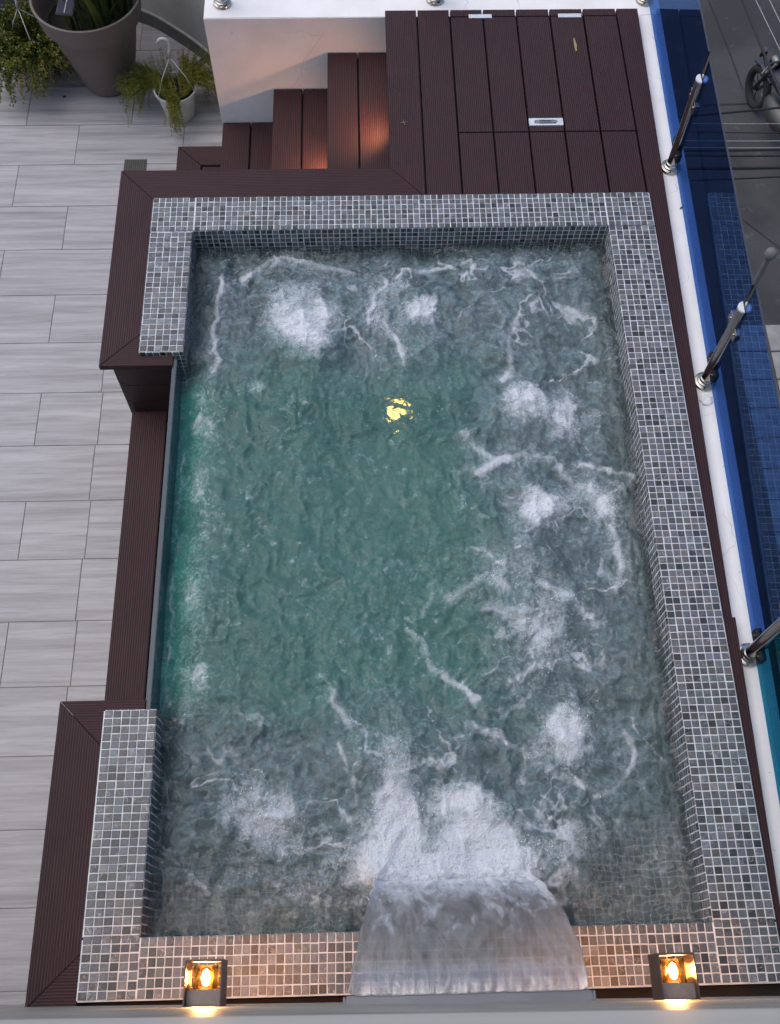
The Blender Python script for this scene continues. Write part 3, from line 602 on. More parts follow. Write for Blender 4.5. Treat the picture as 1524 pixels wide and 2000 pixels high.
# dark carcass under the boards and the side skirts
CARC = plain('deck_carcass', (.01, .008, .008), .8)
bm = bmesh.new(); box(bm, 1.05, 2.20, .01, 1.17, ZD - .14, ZD - .032); box(bm, 2.16, 2.185, -3.1, .005, -.2, ZD - .032); box(bm, -.07, -.004, -.80, .12, -1.1, ZD - .03); box(bm, -.07, -.004, -3.12, -2.25, -1.1, ZD - .03); box(bm, -.07, 1.04, .004, .12, -1.1, ZD - .03); box(bm, -.05, 2.25, -3.4, -3.139, -.5, -.065)  # last box: dark filler added as the shade in the gap before the near wall
o = fin(bm, 'joists_and_gap_shade', CARC); o.parent = deck
def skirt(x0, x1, y0, y1, along):
    for k in range(8):
        zt_ = -.046 - .1365 * k
        bm = bmesh.new(); box(bm, x0, x1, y0, y1, max(zt_ - .1335, ZF + .004), zt_, .0015); o = fin(bm, 'fascia_board', DXS if along == 'X' else DXS); o.parent = deck
m = M('fascia_composite'); v = m.coord(scale=(1, 1, 1)); n = m.noise(m.coord(scale=(2, 2, 60)), 4, 4); m.bsdf(Base_Color=m.ramp(n, [(.3, (.022, .012, .013)), (.7, (.045, .024, .025))]), Roughness=.5, Normal=m.bump(n, .3, .002)); DXS = m.m
skirt(-.115, -.092, -.83, .15, 'Y'); skirt(-.0915, .128, -.84, -.82, 'X'); skirt(-.115, -.092, -3.14, -2.215, 'Y'); skirt(-.0915, .128, -2.232, -2.215, 'X'); skirt(-.0915, 1.02, .128, .148, 'X')
# low board over the overflow trough
t = empty('trough_bench', (-.03, -1.5, ZF)); tag(t, 'low brown grooved board beside the glass pool edge', 'bench')
child(board(rect(-.104, .046, -2.211, -.842), DY, z=-.385, parent=t, name='seat_board'), t)
for k in range(6):
    zt_ = -.411 - .1365 * k
    bm = bmesh.new(); box(bm, -.102, -.08, -2.21, -.844, max(zt_ - .1335, ZF + .004), zt_, .0015); child(fin(bm, 'fascia_board', DXS), t)
bm = bmesh.new(); box(bm, -.079, .02, -2.20, -.85, ZF, -.415); child(fin(bm, 'carcass', CARC), t)

# hatch let into the deck
ht = empty('deck_hatch', (1.75, .75, ZD)); tag(ht, 'brown board hatch in the deck with two hinges and a recessed handle', 'hatch')
for i, (a, b) in enumerate(zip(gaps[1:], gaps[2:])):
    x0_, x1_ = a + .004, b - .004
    if i == 2:        # this board is cut round the handle
        child(board(rect(x0_, x1_, .46, 1.127), DY, z=ZD + .001, parent=ht, name='hatch_board'), ht)
        child(board(rect(x0_, x1_, .380, .408), DY, z=ZD + .001, parent=ht, name='hatch_board'), ht)
    else: child(board(rect(x0_, x1_, .380, 1.127), DY, z=ZD + .001, parent=ht, name='hatch_board'), ht)
bm = bmesh.new()      # handle plate with a stadium shaped pocket
hx0, hx1, hy0, hy1 = 1.669, 1.824, .411, .457
N = 10; inner = []
for s_, cxx in ((1, hx1 - .035), (-1, hx0 + .035)):
    for i in range(N + 1):
        an = -math.pi / 2 + math.pi * i / N
        inner.append((cxx + s_ * .012 * math.cos(an), .434 + s_ * .012 * math.sin(an)))
outer = []
for (x_, y_) in inner:
    dx, dy = x_ - 1.7465, y_ - .434; k_ = min((hx1 - 1.7465) / max(abs(dx), 1e-6), .023 / max(abs(dy), 1e-6)); outer.append((1.7465 + dx * k_, .434 + dy * k_))
zt_ = ZD + .005; n_ = len(inner)
vo_ = [bm.verts.new((x_, y_, zt_)) for x_, y_ in outer]; vi_ = [bm.verts.new((x_, y_, zt_)) for x_, y_ in inner]
vb_ = [bm.verts.new((x_, y_, zt_ - .02)) for x_, y_ in inner]; vd_ = [bm.verts.new((x_, y_, zt_ - .012)) for x_, y_ in outer]
for i in range(n_):
    j = (i + 1) % n_; bm.faces.new((vo_[i], vo_[j], vi_[j], vi_[i])); bm.faces.new((vi_[i], vi_[j], vb_[j], vb_[i])); bm.faces.new((vo_[j], vo_[i], vd_[i], vd_[j]))
bm.faces.new(vb_)
hd = child(fin(bm, 'handle_plate', HATCHM), ht)
bm = bmesh.new(); box(bm, 1.72, 1.775, .428, .440, ZD - .012, ZD + .0035, .002); child(fin(bm, 'handle_bar', STEEL), ht)
bm = bmesh.new(); lathe(bm, [(.006, 0), (.006, .004)], 12, c=(1.786, .434, ZD - .008), cap1=True); child(fin(bm, 'latch_button', DARKM), ht)
for hx in (1.49, 1.925):
    bm = bmesh.new(); box(bm, hx - .056, hx + .056, 1.116, 1.142, ZD + .0005, ZD + .005, .001); hh = child(fin(bm, 'hinge', HATCHM), ht)

# steps down to the terrace
stt = empty('deck_steps', (.45, .65, ZF)); tag(stt, 'brown grooved composite steps descending from the deck to the tiled floor', 'steps')
STW = [(.740, 1.026, -.262), (.447, .736, -.487), (.151, .443, -.710)]
for x0_, x1_, z_ in STW:
    mid = x0_ + .148
    child(board(rect(x0_, mid, .151, 1.178), DY, z=z_, parent=stt, name='tread_board'), stt)
    child(board(rect(mid + .009, x1_ + .02, .151, 1.178), DY, z=z_, parent=stt, name='tread_board'), stt)
    bm = bmesh.new(); box(bm, x0_ + .02, x0_ + .04, .152, 1.17, z_ - .195, z_ - .026, .001); child(fin(bm, 'riser', DXS), stt)
    bm = bmesh.new(); box(bm, x0_ + .041, x1_ + .02, .16, 1.165, ZF, z_ - .026); child(fin(bm, 'carcass', CARC), stt)
child(board([(-.137, .151), (-.137, 1.232), (.0, 1.09), (.0, .151)], DY, z=-.935, parent=stt, name='tread_board'), stt)
child(board([(-.135, 1.234), (.146, 1.234), (.146, 1.092), (.002, 1.092)], DX, z=-.935, parent=stt, name='tread_board'), stt)
child(board([(.008, .151), (.008, 1.082), (.146, 1.082), (.146, .151)], DY, z=-.937, parent=stt, name='tread_board'), stt)
bm = bmesh.new(); box(bm, -.12, .14, .16, 1.21, ZF, -.962); child(fin(bm, 'carcass', CARC), stt)
bm = bmesh.new(); box(bm, 1.045, 1.065, .152, 1.17, -.235, ZD - .026, .001); child(fin(bm, 'riser', DXS), stt)
m = M('step_light_lens'); m.bsdf(Base_Color=(1, .7, .4), Emission_Color=(1, .45, .15), Emission_Strength=10); LENS = m.m
for (xr_, y_, z_, en) in ((1.045, .60, -.135, .42), (.760, .60, -.372, .36)):
    bm = bmesh.new(); lathe(bm, [(.017, 0), (.017, -.004), (.012, -.006)], 20, axis='X', c=(xr_ - .0002, y_, z_)); f_ = child(fin(bm, 'step_light', STEEL), stt)
    bm = bmesh.new(); lathe(bm, [(.0115, -.0062), (.0001, -.0075)], 16, axis='X', c=(xr_, y_, z_)); l_ = child(fin(bm, 'lens', LENS), stt)
    ld = bpy.data.lights.new('step_light_beam', 'SPOT'); ld.energy = en * 9; ld.color = (1, .45, .2); ld.spot_size = R_(150); ld.spot_blend = .9; ld.shadow_soft_size = .015
    lo = bpy.data.objects.new('step_light_beam', ld); COL.objects.link(lo); lo.location = (xr_ - .02, y_, z_)
    lo.rotation_euler = Vector((-.75, .35, -.55)).to_track_quat('-Z', 'Y').to_euler(); child(lo, stt)

# ================================================================ PARAPETS
SK = .0213
def px(y, off): return off + SK * y
ZC = -.06
bm = bmesh.new()
prism(bm, [(.144, 1.184), (px(1.184, 2.240), 1.184), (px(1.184, 2.364), 1.184), (px(1.46, 2.364), 1.46), (.144, 1.46)], -7, ZC, .004)
prism(bm, [(px(1.1835, 2.240), 1.1835), (px(-3.15, 2.240), -3.15), (px(-3.15, 2.364), -3.15), (px(1.1835, 2.364), 1.1835)], -7, ZC + .0008, .004)
tag(fin(bm, 'parapet_wall', PARAPET), 'white speckled parapet wall running behind the steps and along the right', 'wall')
# curved grey wall with baseboard, top left
cx_, cy_, rr = -1.05, 1.35, 1.30
cpts = [(-2.6, 2.62), (-1.6, 2.66), (-1.1, 2.66), (-.8, 2.63), (-.46, 2.505), (-.25, 2.35), (-.05, 2.156), (.06, 1.98), (.12, 1.75), (.1435, 1.47)]
def smooth_pts(p, n=6):
    out = []
    for i in range(len(p) - 1):
        p0, p1, p2, p3 = p[max(i - 1, 0)], p[i], p[i + 1], p[min(i + 2, len(p) - 1)]
        for k in range(n):
            t = k / n; out.append(tuple(.5 * (2 * b + (c - a) * t + (2 * a - 5 * b + 4 * c - d) * t * t + (3 * b - a - 3 * c + d) * t ** 3) for a, b, c, d in zip(p0, p1, p2, p3)))
    return out + [p[-1]]
cp = smooth_pts(cpts)
def offs(p, d):
    out = []
    for i in range(len(p)):
        a, b = p[max(i - 1, 0)], p[min(i + 1, len(p) - 1)]; tx, ty = b[0] - a[0], b[1] - a[1]; l_ = math.hypot(tx, ty) or 1
        out.append((p[i][0] - ty / l_ * d, p[i][1] + tx / l_ * d))
    return out
def ribbon(bm, p, d0, d1, z0, z1):
    A, B = offs(p, d0), offs(p, d1)
    va = [[bm.verts.new((*q, z)) for q in P_] for P_ in (A, B) for z in (z0, z1)]
    for i in range(len(p) - 1):
        for r0, r1 in ((0, 1), (1, 3), (3, 2), (2, 0)): bm.faces.new((va[r0][i], va[r0][i + 1], va[r1][i + 1], va[r1][i]))
    for i in (0, len(p) - 1): bm.faces.new((va[0][i], va[1][i], va[3][i], va[2][i]))
cw = empty('curved_wall', (-.8, 2.6, ZF)); tag(cw, 'curved grey wall with dark baseboard behind the planters', 'wall')
bm = bmesh.new(); ribbon(bm, cp, .002, .2, ZF, -.05); child(fin(bm, 'wall_face', CURVEW, smooth=40), cw)
bm = bmesh.new(); ribbon(bm, cp, -.012, .0015, ZF, ZF + .095); child(fin(bm, 'baseboard', SKIRT, smooth=40), cw)
bm = bmesh.new(); ribbon(bm, cp, -.014, .0015, ZF + .0955, ZF + .104); child(fin(bm, 'baseboard_trim', plain('trim_pale', (.32, .32, .30), .6), smooth=40), cw)

# ================================================================ RAILING
m = M('blue_mirror_glass'); tr = m.new('BsdfTransparent', Color=(.32, .48, .76, 1)); gl = m.new('BsdfGlossy', Color=(.26, .42, .70, 1), Roughness=.012); mx = m.new('MixShader', Fac=.20)
m.put(mx.inputs[1], tr.outputs[0]); m.put(mx.inputs[2], gl.outputs[0]); m.put(m.out.inputs['Surface'], mx.outputs[0]); BLUEG = m.m
m = M('teal_reflection_glass'); tr = m.new('BsdfTransparent', Color=(.22, .56, .68, 1)); gl = m.new('BsdfGlossy', Color=(.12, .42, .55, 1), Roughness=.012); mx = m.new('MixShader', Fac=.2)  # the blue glass again, with the pool water's teal reflection put into its colour
m.put(mx.inputs[1], tr.outputs[0]); m.put(mx.inputs[2], gl.outputs[0]); m.put(m.out.inputs['Surface'], mx.outputs[0]); TEALREFL = m.m
EDGEM = plain('glass_polished_edge', (.05, .055, .075), .3, bump=0)
POST_AX = 2.2885
def railing_post(x, y, rz, label, clamps=True):
    t = empty('railing_post', (x, y, ZC + .001), (0, 0, rz)); tag(t, label, 'post', 'steel posts of the glass railing')
    bm = bmesh.new(); lathe(bm, [(.043, 0), (.045, .004), (.043, .011), (.034, .014), (.034, .02), (.028, .024), (.028, .036), (.0235, .04)], 36); fin(bm, 'flange', STEEL, t, smooth=35)
    bm = bmesh.new(); N = 28; prof = []
    for zz in (.03, .490):     # tube with a flat-walled slot for the glass, slot along local y
        ring = []
        for i in range(N):
            an = 2 * math.pi * i / N; ring.append(bm.verts.new((.0235 * math.cos(an), .0235 * math.sin(an), zz)))
        prof.append(ring)
    for i in range(N): bm.faces.new((prof[0][i], prof[0][(i + 1) % N], prof[1][(i + 1) % N], prof[1][i]))
    fin(bm, 'tube', STEEL, t, smooth=True)
    bm = bmesh.new()
    for s_ in (-1, 1):
        pts_ = [(s_ * .0038, .0240)] + [(s_ * .0248 * math.cos(a_), .0248 * math.sin(a_)) for a_ in np.linspace(math.pi / 2 - .18, -math.pi / 2 + .18, 16)] + [(s_ * .0038, -.0240)]
        prism(bm, pts_, .489, .497)
    fin(bm, 'cap', CAPST, t)
    bm = bmesh.new(); box(bm, -.0037, .0037, -.0238, .0238, .483, .4895); fin(bm, 'slot', BLACK, t)
    for zz in (.11, .38):
        for s_ in (-1, 1):
            bm = bmesh.new(); box(bm, -.011, .011, s_ * .058 if s_ < 0 else .0240, -.0240 if s_ < 0 else .058, zz - .022, zz + .022, .002); c_ = fin(bm, 'clamp', DARKM if zz < .2 else STEEL, t)
            bm = bmesh.new(); lathe(bm, [(.006, -.0145), (.006, -.011)], 12, axis='X', c=(0, s_ * .038, zz)); o = fin(bm, 'clamp_screw', STEEL, c_)
    return t
rz_ = -math.atan(SK)
ys = [.190, -.945, -2.085]
labs = ['steel railing post on the right parapet nearest the deck hatch', 'steel railing post on the right parapet, middle of three', 'steel railing post on the right parapet nearest the waterfall']
for y_, lb in zip(ys, labs): railing_post(px(y_, POST_AX), y_, rz_, lb)
railing_post(2.320, 1.285, 0, 'steel post foot at the corner where both parapets meet')
railing_post(1.280, 1.300, math.pi / 2, 'steel post foot behind the far end of the deck boards')
railing_post(.232, 1.285, math.pi / 2, 'steel post foot at the left end of the white wall above the steps')
def panel(ya, yb, z1, mat, label):
    t = empty('glass_panel', (px((ya + yb) / 2, POST_AX), (ya + yb) / 2, .0), (0, 0, rz_)); tag(t, label, 'glass panel', 'blue glass panels of the railing')
    h_ = abs(ya - yb) / 2; bm = bmesh.new(); box(bm, -.0030, .0030, -h_, h_, .010, z1 - .004); fin(bm, 'pane', mat, t)
    bm = bmesh.new(); box(bm, -.0034, .0034, -h_, h_, z1 - .0038, z1, .0006); fin(bm, 'top_edge', EDGEM, t)
    for s_ in (-1, 1):
        bm = bmesh.new(); box(bm, -.0034, .0034, s_ * (h_ + .0004), s_ * (h_ + .0025), .010, z1); fin(bm, 'side_edge', DARKM, t)
panel(1.26, .215, .548, BLUEG, 'blue mirrored glass panel farthest along the right parapet, reflecting the deck boards')
panel(.175, -.925, .540, BLUEG, 'blue mirrored glass panel reflecting the mosaic, between first and second right posts')
panel(-.955, -2.075, .560, BLUEG, 'blue mirrored glass panel between the second and third right posts')
panel(-2.095, -3.12, .560, TEALREFL, 'blue glass panel nearest the waterfall at the right edge, teal water reflection painted into its colour')

# ================================================================ STREET FAR BELOW
ZS = -7.0
m = M('asphalt'); v = m.coord(); n = m.noise(v, 60, 4); n2 = m.noise(v, .7, 4)
c = m.ramp(n, [(.3, (.036, .036, .037)), (.7, (.066, .066, .069))]); c = m.mix(m.sstep(n2, .42, .62), c, (.030, .030, .034)); c = m.mix(m.math('MULTIPLY', m.sstep(m.noise(v, 5, 3), .6, .7), .4), c, (.11, .11, .11))
m.bsdf(Base_Color=c, Roughness=.85, Normal=m.bump(n, .3, .01)); ASPH = m.m
bm = bmesh.new(); prism(bm, [(-120, -120), (120, -120), (120, 120), (-120, 120)], ZS - .5, ZS); struct(fin(bm, 'street', ASPH))
SEAM = plain('tar_seam', (.012, .012, .013), .7)
def seam(pts, w=.02):
    bm = bmesh.new(); p = smooth_pts(pts, 8); A, B = offs(p, -w / 2), offs(p, w / 2)
    a = [bm.verts.new((*q, ZS + .004)) for q in A]; b = [bm.verts.new((*q, ZS + .004)) for q in B]
    for i in range(len(p) - 1): bm.faces.new((a[i], a[i + 1], b[i + 1], b[i]))
    o = fin(bm, 'tar_seam', SEAM); o['kind'] = 'structure'
seam([(6.06, 10.5), (6.22, 9.2), (6.30, 8.3)], .022); seam([(5, 7.98), (6.3, 8.02), (8, 8.05)], .03); seam([(5.8, 6.05), (6.4, 5.35), (6.9, 4.9)], .02)
PAV = plain('pale_paver', (.26, .255, .245), .8, var=.25, scale=6)
pv = struct(empty('pavement', (0, 0, 0)))
bm = bmesh.new(); box(bm, 5.4, 9, -6, 4.2, ZS, ZS + .10); o = fin(bm, 'pavement_bed', ASPH); o.parent = pv
pm = None
for i in range(6):
    for j in range(10):
        if pm is None:
            b = bmesh.new(); prism(b, rect(-.19, .19, -.19, .19), 0, .012, .004); pm = bpy.data.meshes.new('paver'); bmesh.ops.recalc_face_normals(b, faces=b.faces); b.to_mesh(pm); b.free(); pm.materials.append(PAV)
        x_, y_ = 5.62 + .4 * i, 4.0 - .4 * j
        o = bpy.data.objects.new('paver', pm); COL.objects.link(o); o.parent = pv; o.location = (x_, y_, ZS + .099)
# street lamp
LG = plain('galvanised_grey', (.22, .22, .21), .5, .4)
t = empty('street_lamp', (4.5, 2.69, ZS)); tag(t, 'slim grey street lamp pole with rounded head beyond the glass railing', 'lamp')
bm = bmesh.new(); tube(bm, [(0, 0, 0), (0, 0, 1.5), (0, 0, 3.25)], [.06, .045, .028], 14); fin(bm, 'pole', LG, t, smooth=40)
bm = bmesh.new(); lathe(bm, [(.03, 3.22), (.048, 3.25), (.056, 3.28), (.048, 3.315), (.03, 3.335), (.0001, 3.34)], 20); fin(bm, 'head', plain('lamp_head', (.16, .16, .155), .6), t, smooth=True)
CAB = plain('cable_black', (.012, .012, .013), .6); CABG = plain('cable_grey', (.33, .33, .34), .5)
def cable(a, b, r, mat, label, sag=.06):
    a, b = Vector(a), Vector(b); pts = [a.lerp(b, i / 24) - Vector((0, 0, sag * 4 * (i / 24) * (1 - i / 24))) for i in range(25)]
    bm = bmesh.new(); tube(bm, pts, r, 6); o = fin(bm, 'overhead_cable', mat, smooth=True); tag(o, label, 'cable', 'overhead cables above the street')
cz = -2.4
CABS = [((3.256, 2.948, -2.4), (7.127, 3.54, -2.4), 0.006, 1, 'thick black cable topmost of the bundle crossing the street'), ((3.311, 2.894, -2.4), (6.819, 3.012, -2.4), 0.0022, 0, 'thin pale cable second from top of the bundle'), ((3.308, 2.807, -2.4), (6.752, 2.886, -2.4), 0.003, 1, 'thin dark cable third from top of the bundle'), ((3.316, 2.714, -2.4), (6.658, 2.832, -2.4), 0.0026, 0, 'pale cable fourth from top of the bundle'), ((3.33, 2.644, -2.4), (6.561, 2.763, -2.4), 0.0028, 0, 'pale cable fifth from top, just above a black one'), ((3.339, 2.613, -2.4), (6.515, 2.779, -2.4), 0.006, 1, 'thick black cable in the middle of the bundle'), ((3.346, 2.562, -2.4), (6.443, 2.68, -2.4), 0.005, 1, 'black cable third from the bottom of the bundle'), ((3.356, 2.434, -2.4), (6.319, 2.592, -2.4), 0.0085, 1, 'thickest black cable, second from the bottom of the bundle'), ((3.369, 2.314, -2.4), (6.205, 2.59, -2.4), 0.0045, 1, 'lowest black cable of the bundle'), ((3.512, 10.235, -2.4), (4.853, -2.588, -2.4), 0.0065, 1, 'thick black cable slanting at the top right'), ((3.314, 10.193, -2.4), (5.262, -2.114, -2.4), 0.003, 0, 'pale cable slanting beside the thick black one at the top right'), ((3.459, 10.197, -2.4), (5.296, -1.789, -2.4), 0.003, 0, 'pale cable cutting the top right corner')]
for a, b, r, mt, lb in CABS: cable(a, b, r * (1.5 if mt else 1.1), CAB if mt else CABG, lb)
# parked motorcycle, seen from above at the right edge
mc = empty('motorcycle', (6.50, 7.35, ZS), (0, 0, R_(12))); tag(mc, 'dark parked motorcycle on the street at the upper right edge', 'motorcycle')
RUB = plain('rubber', (.012, .012, .013), .8); BODY = plain('bike_body', (.02, .022, .035), .3); SEAT = plain('bike_seat', (.014, .013, .014), .6); CHR = plain('chrome', (.13, .13, .13), .3, 1)
for y_ in (-.66, .66):
    bm = bmesh.new(); bmesh.ops.create_uvsphere(bm, u_segments=2, v_segments=2, radius=.001); bm.clear()
    R1, r1 = .25, .055
    rings = []
    for i in range(28):
        a_ = 2 * math.pi * i / 28; rings.append([bm.verts.new((r1 * math.sin(2 * math.pi * k / 10), (R1 + r1 * math.cos(2 * math.pi * k / 10)) * math.cos(a_), (R1 + r1 * math.cos(2 * math.pi * k / 10)) * math.sin(a_))) for k in range(10)])
    for i in range(28):
        for k in range(10): bm.faces.new((rings[i][k], rings[(i + 1) % 28][k], rings[(i + 1) % 28][(k + 1) % 10], rings[i][(k + 1) % 10]))
    w_ = fin(bm, 'wheel', RUB, mc, smooth=True, loc=(0, y_, .305))
    bm = bmesh.new(); lathe(bm, [(.03, -.05), (.04, 0), (.03, .05)], 14, axis='X', cap1=True)
    for k in range(8):
        a_ = 2 * math.pi * k / 8; tube(bm, [(0, 0, 0), (0, .2 * math.cos(a_), .2 * math.sin(a_))], .008, 5)
    fin(bm, 'rim', CHR, w_)
def loft(name, mat, secs, par):
    bm = bmesh.new(); prev = None
    for (y_, z_, w_, h_) in secs:
        ring = [bm.verts.new((w_ * math.cos(2 * math.pi * k / 14), y_, z_ + h_ * math.sin(2 * math.pi * k / 14))) for k in range(14)]
        if prev:
            for k in range(14): bm.faces.new((prev[k], prev[(k + 1) % 14], ring[(k + 1) % 14], ring[k]))
        else: bm.faces.new(ring[::-1])
        prev = ring
    bm.faces.new(prev); return fin(bm, name, mat, par, smooth=50)
loft('tank', BODY, [(-.02, .74, .05, .06), (.1, .78, .13, .11), (.28, .8, .15, .12), (.4, .78, .09, .08), (.46, .76, .04, .04)], mc)
loft('seat', SEAT, [(-.72, .83, .05, .03), (-.6, .82, .12, .05), (-.3, .78, .14, .06), (-.05, .76, .09, .06), (.02, .75, .05, .04)], mc)
loft('engine', plain('engine_grey', (.09, .09, .09), .4, .6), [(-.25, .42, .1, .12), (-.1, .42, .17, .17), (.2, .42, .17, .17), (.32, .42, .1, .1)], mc)
loft('tail', BODY, [(-.98, .84, .03, .02), (-.88, .82, .07, .05), (-.66, .76, .1, .06), (-.5, .72, .08, .05)], mc)
loft('front_fender', BODY, [(.42, .58, .04, .03), (.55, .64, .07, .03), (.72, .645, .07, .03), (.9, .56, .05, .03)], mc)
bm = bmesh.new(); tube(bm, [(-.38, .22, .98), (-.2, .36, 1.0), (0, .42, .96), (.2, .36, 1.0), (.38, .22, .98)], .014, 8); fin(bm, 'handlebar', CHR, mc, smooth=True)
for s_ in (-1, 1):
    bm = bmesh.new(); tube(bm, [(.07 * s_, .40, .93), (.07 * s_, .66, .31)], .022, 8); fin(bm, 'fork', CHR, mc, smooth=True)
    bm = bmesh.new(); tube(bm, [(.3 * s_, .3, 1.0), (.36 * s_, .36, 1.16)], .007, 6); box(bm, .36 * s_ - .05, .36 * s_ + .05, .355, .37, 1.14, 1.21, .004); fin(bm, 'mirror', CHR, mc)
loft('headlamp', CHR, [(.44, .86, .06, .06), (.5, .86, .085, .085), (.56, .86, .08, .08), (.58, .86, .05, .05)], mc)
bm = bmesh.new(); tube(bm, [(.16, .2, .3), (.17, -.1, .26), (.18, -.5, .34), (.18, -.8, .4)], [.02, .025, .045, .05], 10); fin(bm, 'exhaust', CHR, mc, smooth=True)

# ================================================================ PLANTS
POTM = plain('taupe_planter', (.135, .108, .098), .6, var=.08, scale=3, bump=.03)
SOIL = plain('dark_soil', (.005, .004, .0035), .95, var=.4, scale=60, bump=.6)
def leaf_mat(name, cols, tr=.25):
    m = M(name); g_ = m.new('Attribute', attribute_name='lr')
    c = m.ramp(g_.outputs['Fac'], [(i / (len(cols) - 1), c_) for i, c_ in enumerate(cols)])
    d = m.new('BsdfDiffuse'); m.put(d.inputs[0], c); tn = m.new('BsdfTranslucent'); m.put(tn.inputs[0], c); gl_ = m.new('BsdfGlossy', Roughness=.45, Color=(.5, .5, .5, 1))
    a_ = m.new('MixShader', Fac=tr); m.put(a_.inputs[1], d.outputs[0]); m.put(a_.inputs[2], tn.outputs[0])
    b_ = m.new('MixShader', Fac=.05); m.put(b_.inputs[1], a_.outputs[0]); m.put(b_.inputs[2], gl_.outputs[0]); m.put(m.out.inputs['Surface'], b_.outputs[0]); return m.m
FERN = leaf_mat('fern_green', [(.035, .055, .006), (.08, .105, .012), (.15, .17, .02), (.24, .235, .035), (.2, .14, .03)])
BROAD = leaf_mat('trailing_green', [(.025, .045, .006), (.065, .095, .014), (.11, .14, .02), (.18, .19, .03), (.2, .15, .03)])
STRAP = leaf_mat('strap_leaf', [(.02, .04, .012), (.05, .08, .02), (.12, .13, .035)], .15)
def quads_mesh(name, V, F, LR, mat, parent):
    me = bpy.data.meshes.new(name); me.from_pydata(V, [], F); a = me.attributes.new('lr', 'FLOAT', 'FACE'); a.data.foreach_set('value', np.array(LR, dtype=np.float32))
    return link(name, me, mat, parent)
def blade(V, F, LR, p, d, l, w, r, bend=.3):
    """one small pointed leaf: folded strip of two quads and a tip"""
    d = d.normalized(); s = d.cross(Vector((random.gauss(0, 1), random.gauss(0, 1), random.gauss(0, 1)))); s.normalize()
    b0 = len(V); q = p + d * l * .5 + Vector((0, 0, -bend * l * .12)); e_ = p + d * l + Vector((0, 0, -bend * l * .4))
    V += [tuple(p), tuple(q + s * w / 2), tuple(e_), tuple(q - s * w / 2)]; F.append((b0, b0 + 1, b0 + 2, b0 + 3)); LR.append(min(1, max(0, r)))
def frond(V, F, LR, p0, az, out, up, drop, l_, w_, n, dens, tone):
    """arching stem that rises, spreads and hangs, feathered with little blades"""
    p1 = p0 + Vector((math.cos(az) * out * .5, math.sin(az) * out * .5, up)); p2 = p0 + Vector((math.cos(az) * out, math.sin(az) * out, up * .3)); p3 = p0 + Vector((math.cos(az) * out * 1.12, math.sin(az) * out * 1.12, -drop))
    prev = None
    for i in range(n):
        t = (i + .5) / n; a = p0 * (1 - t) ** 3 + p1 * (3 * t * (1 - t) ** 2) + p2 * (3 * t * t * (1 - t)) + p3 * t ** 3
        d = (p1 - p0) * (3 * (1 - t) ** 2) + (p2 - p1) * (6 * t * (1 - t)) + (p3 - p2) * (3 * t * t)
        d.normalize(); tn = tone + random.gauss(0, .12)
        for k in range(dens):
            dd = d * random.uniform(.1, .8) + Vector((random.gauss(0, 1), random.gauss(0, 1), random.gauss(0, .7))) * .6
            blade(V, F, LR, a + Vector((random.gauss(0, .004), random.gauss(0, .004), random.gauss(0, .004))), dd, l_ * random.uniform(.6, 1.3) * (1 - .45 * t), w_, tn + random.gauss(0, .1))
        if prev is not None:
            s = Vector((-d.y, d.x, 0)); s = s.normalized() * .0009 if s.length > 1e-4 else Vector((.0009, 0, 0))
            b0 = len(V); V += [tuple(prev - s), tuple(prev + s), tuple(a + s), tuple(a - s)]; F.append((b0, b0 + 1, b0 + 2, b0 + 3)); LR.append(.75)
        prev = a
# the tall taupe planter with strap leaves
bp = empty('potted_plant', (-.64, 2.0, ZF)); tag(bp, 'large taupe round planter filled with upright strap leaves', 'plant')
H = .60
bm = bmesh.new(); lathe(bm, [(.135, 0), (.150, .01), (.200, .20), (.245, .40), (.272, H - .13), (.288, H - .128), (.312, H), (.300, H + .002), (.288, H - .02), (.262, H - .17)], 56); fin(bm, 'pot', POTM, bp, smooth=35)
bm = bmesh.new(); lathe(bm, [(.262, H - .165), (.15, H - .155), (.0001, H - .15)], 40, cap0=False); fin(bm, 'soil', SOIL, bp, smooth=True)
for i in range(90):
    a_ = random.uniform(0, 6.283); r_ = .20 * math.sqrt(random.random()); p = Vector((r_ * math.cos(a_) + .04, r_ * math.sin(a_), H - .16))
    lean = Vector((math.cos(a_), math.sin(a_), 0)) * random.uniform(.02, .20) + Vector((random.gauss(0, .05), random.gauss(0, .05), 0)); ln = random.uniform(.3, .75); w_ = random.uniform(.007, .014)
    s = Vector((math.cos(a_ + 1.57 + random.gauss(0, .5)), math.sin(a_ + 1.57), 0)); V, F, LR = [], [], []
    K = 8
    for k in range(K + 1):
        t = k / K; c_ = p + Vector((0, 0, ln * t)) + lean * t * t * 1.2; ww = w_ * (1 - t ** 3) + .0006; V += [tuple(c_ - s * ww), tuple(c_ + lean.normalized() * -.004 * (1 - t)), tuple(c_ + s * ww)]
    tone = random.random()
    for k in range(K):
        b = 3 * k; F += [(b, b + 1, b + 4, b + 3), (b + 1, b + 2, b + 5, b + 4)]; LR += [tone, tone * .8 + .1]
    quads_mesh('leaf', V, F, LR, STRAP, bp)
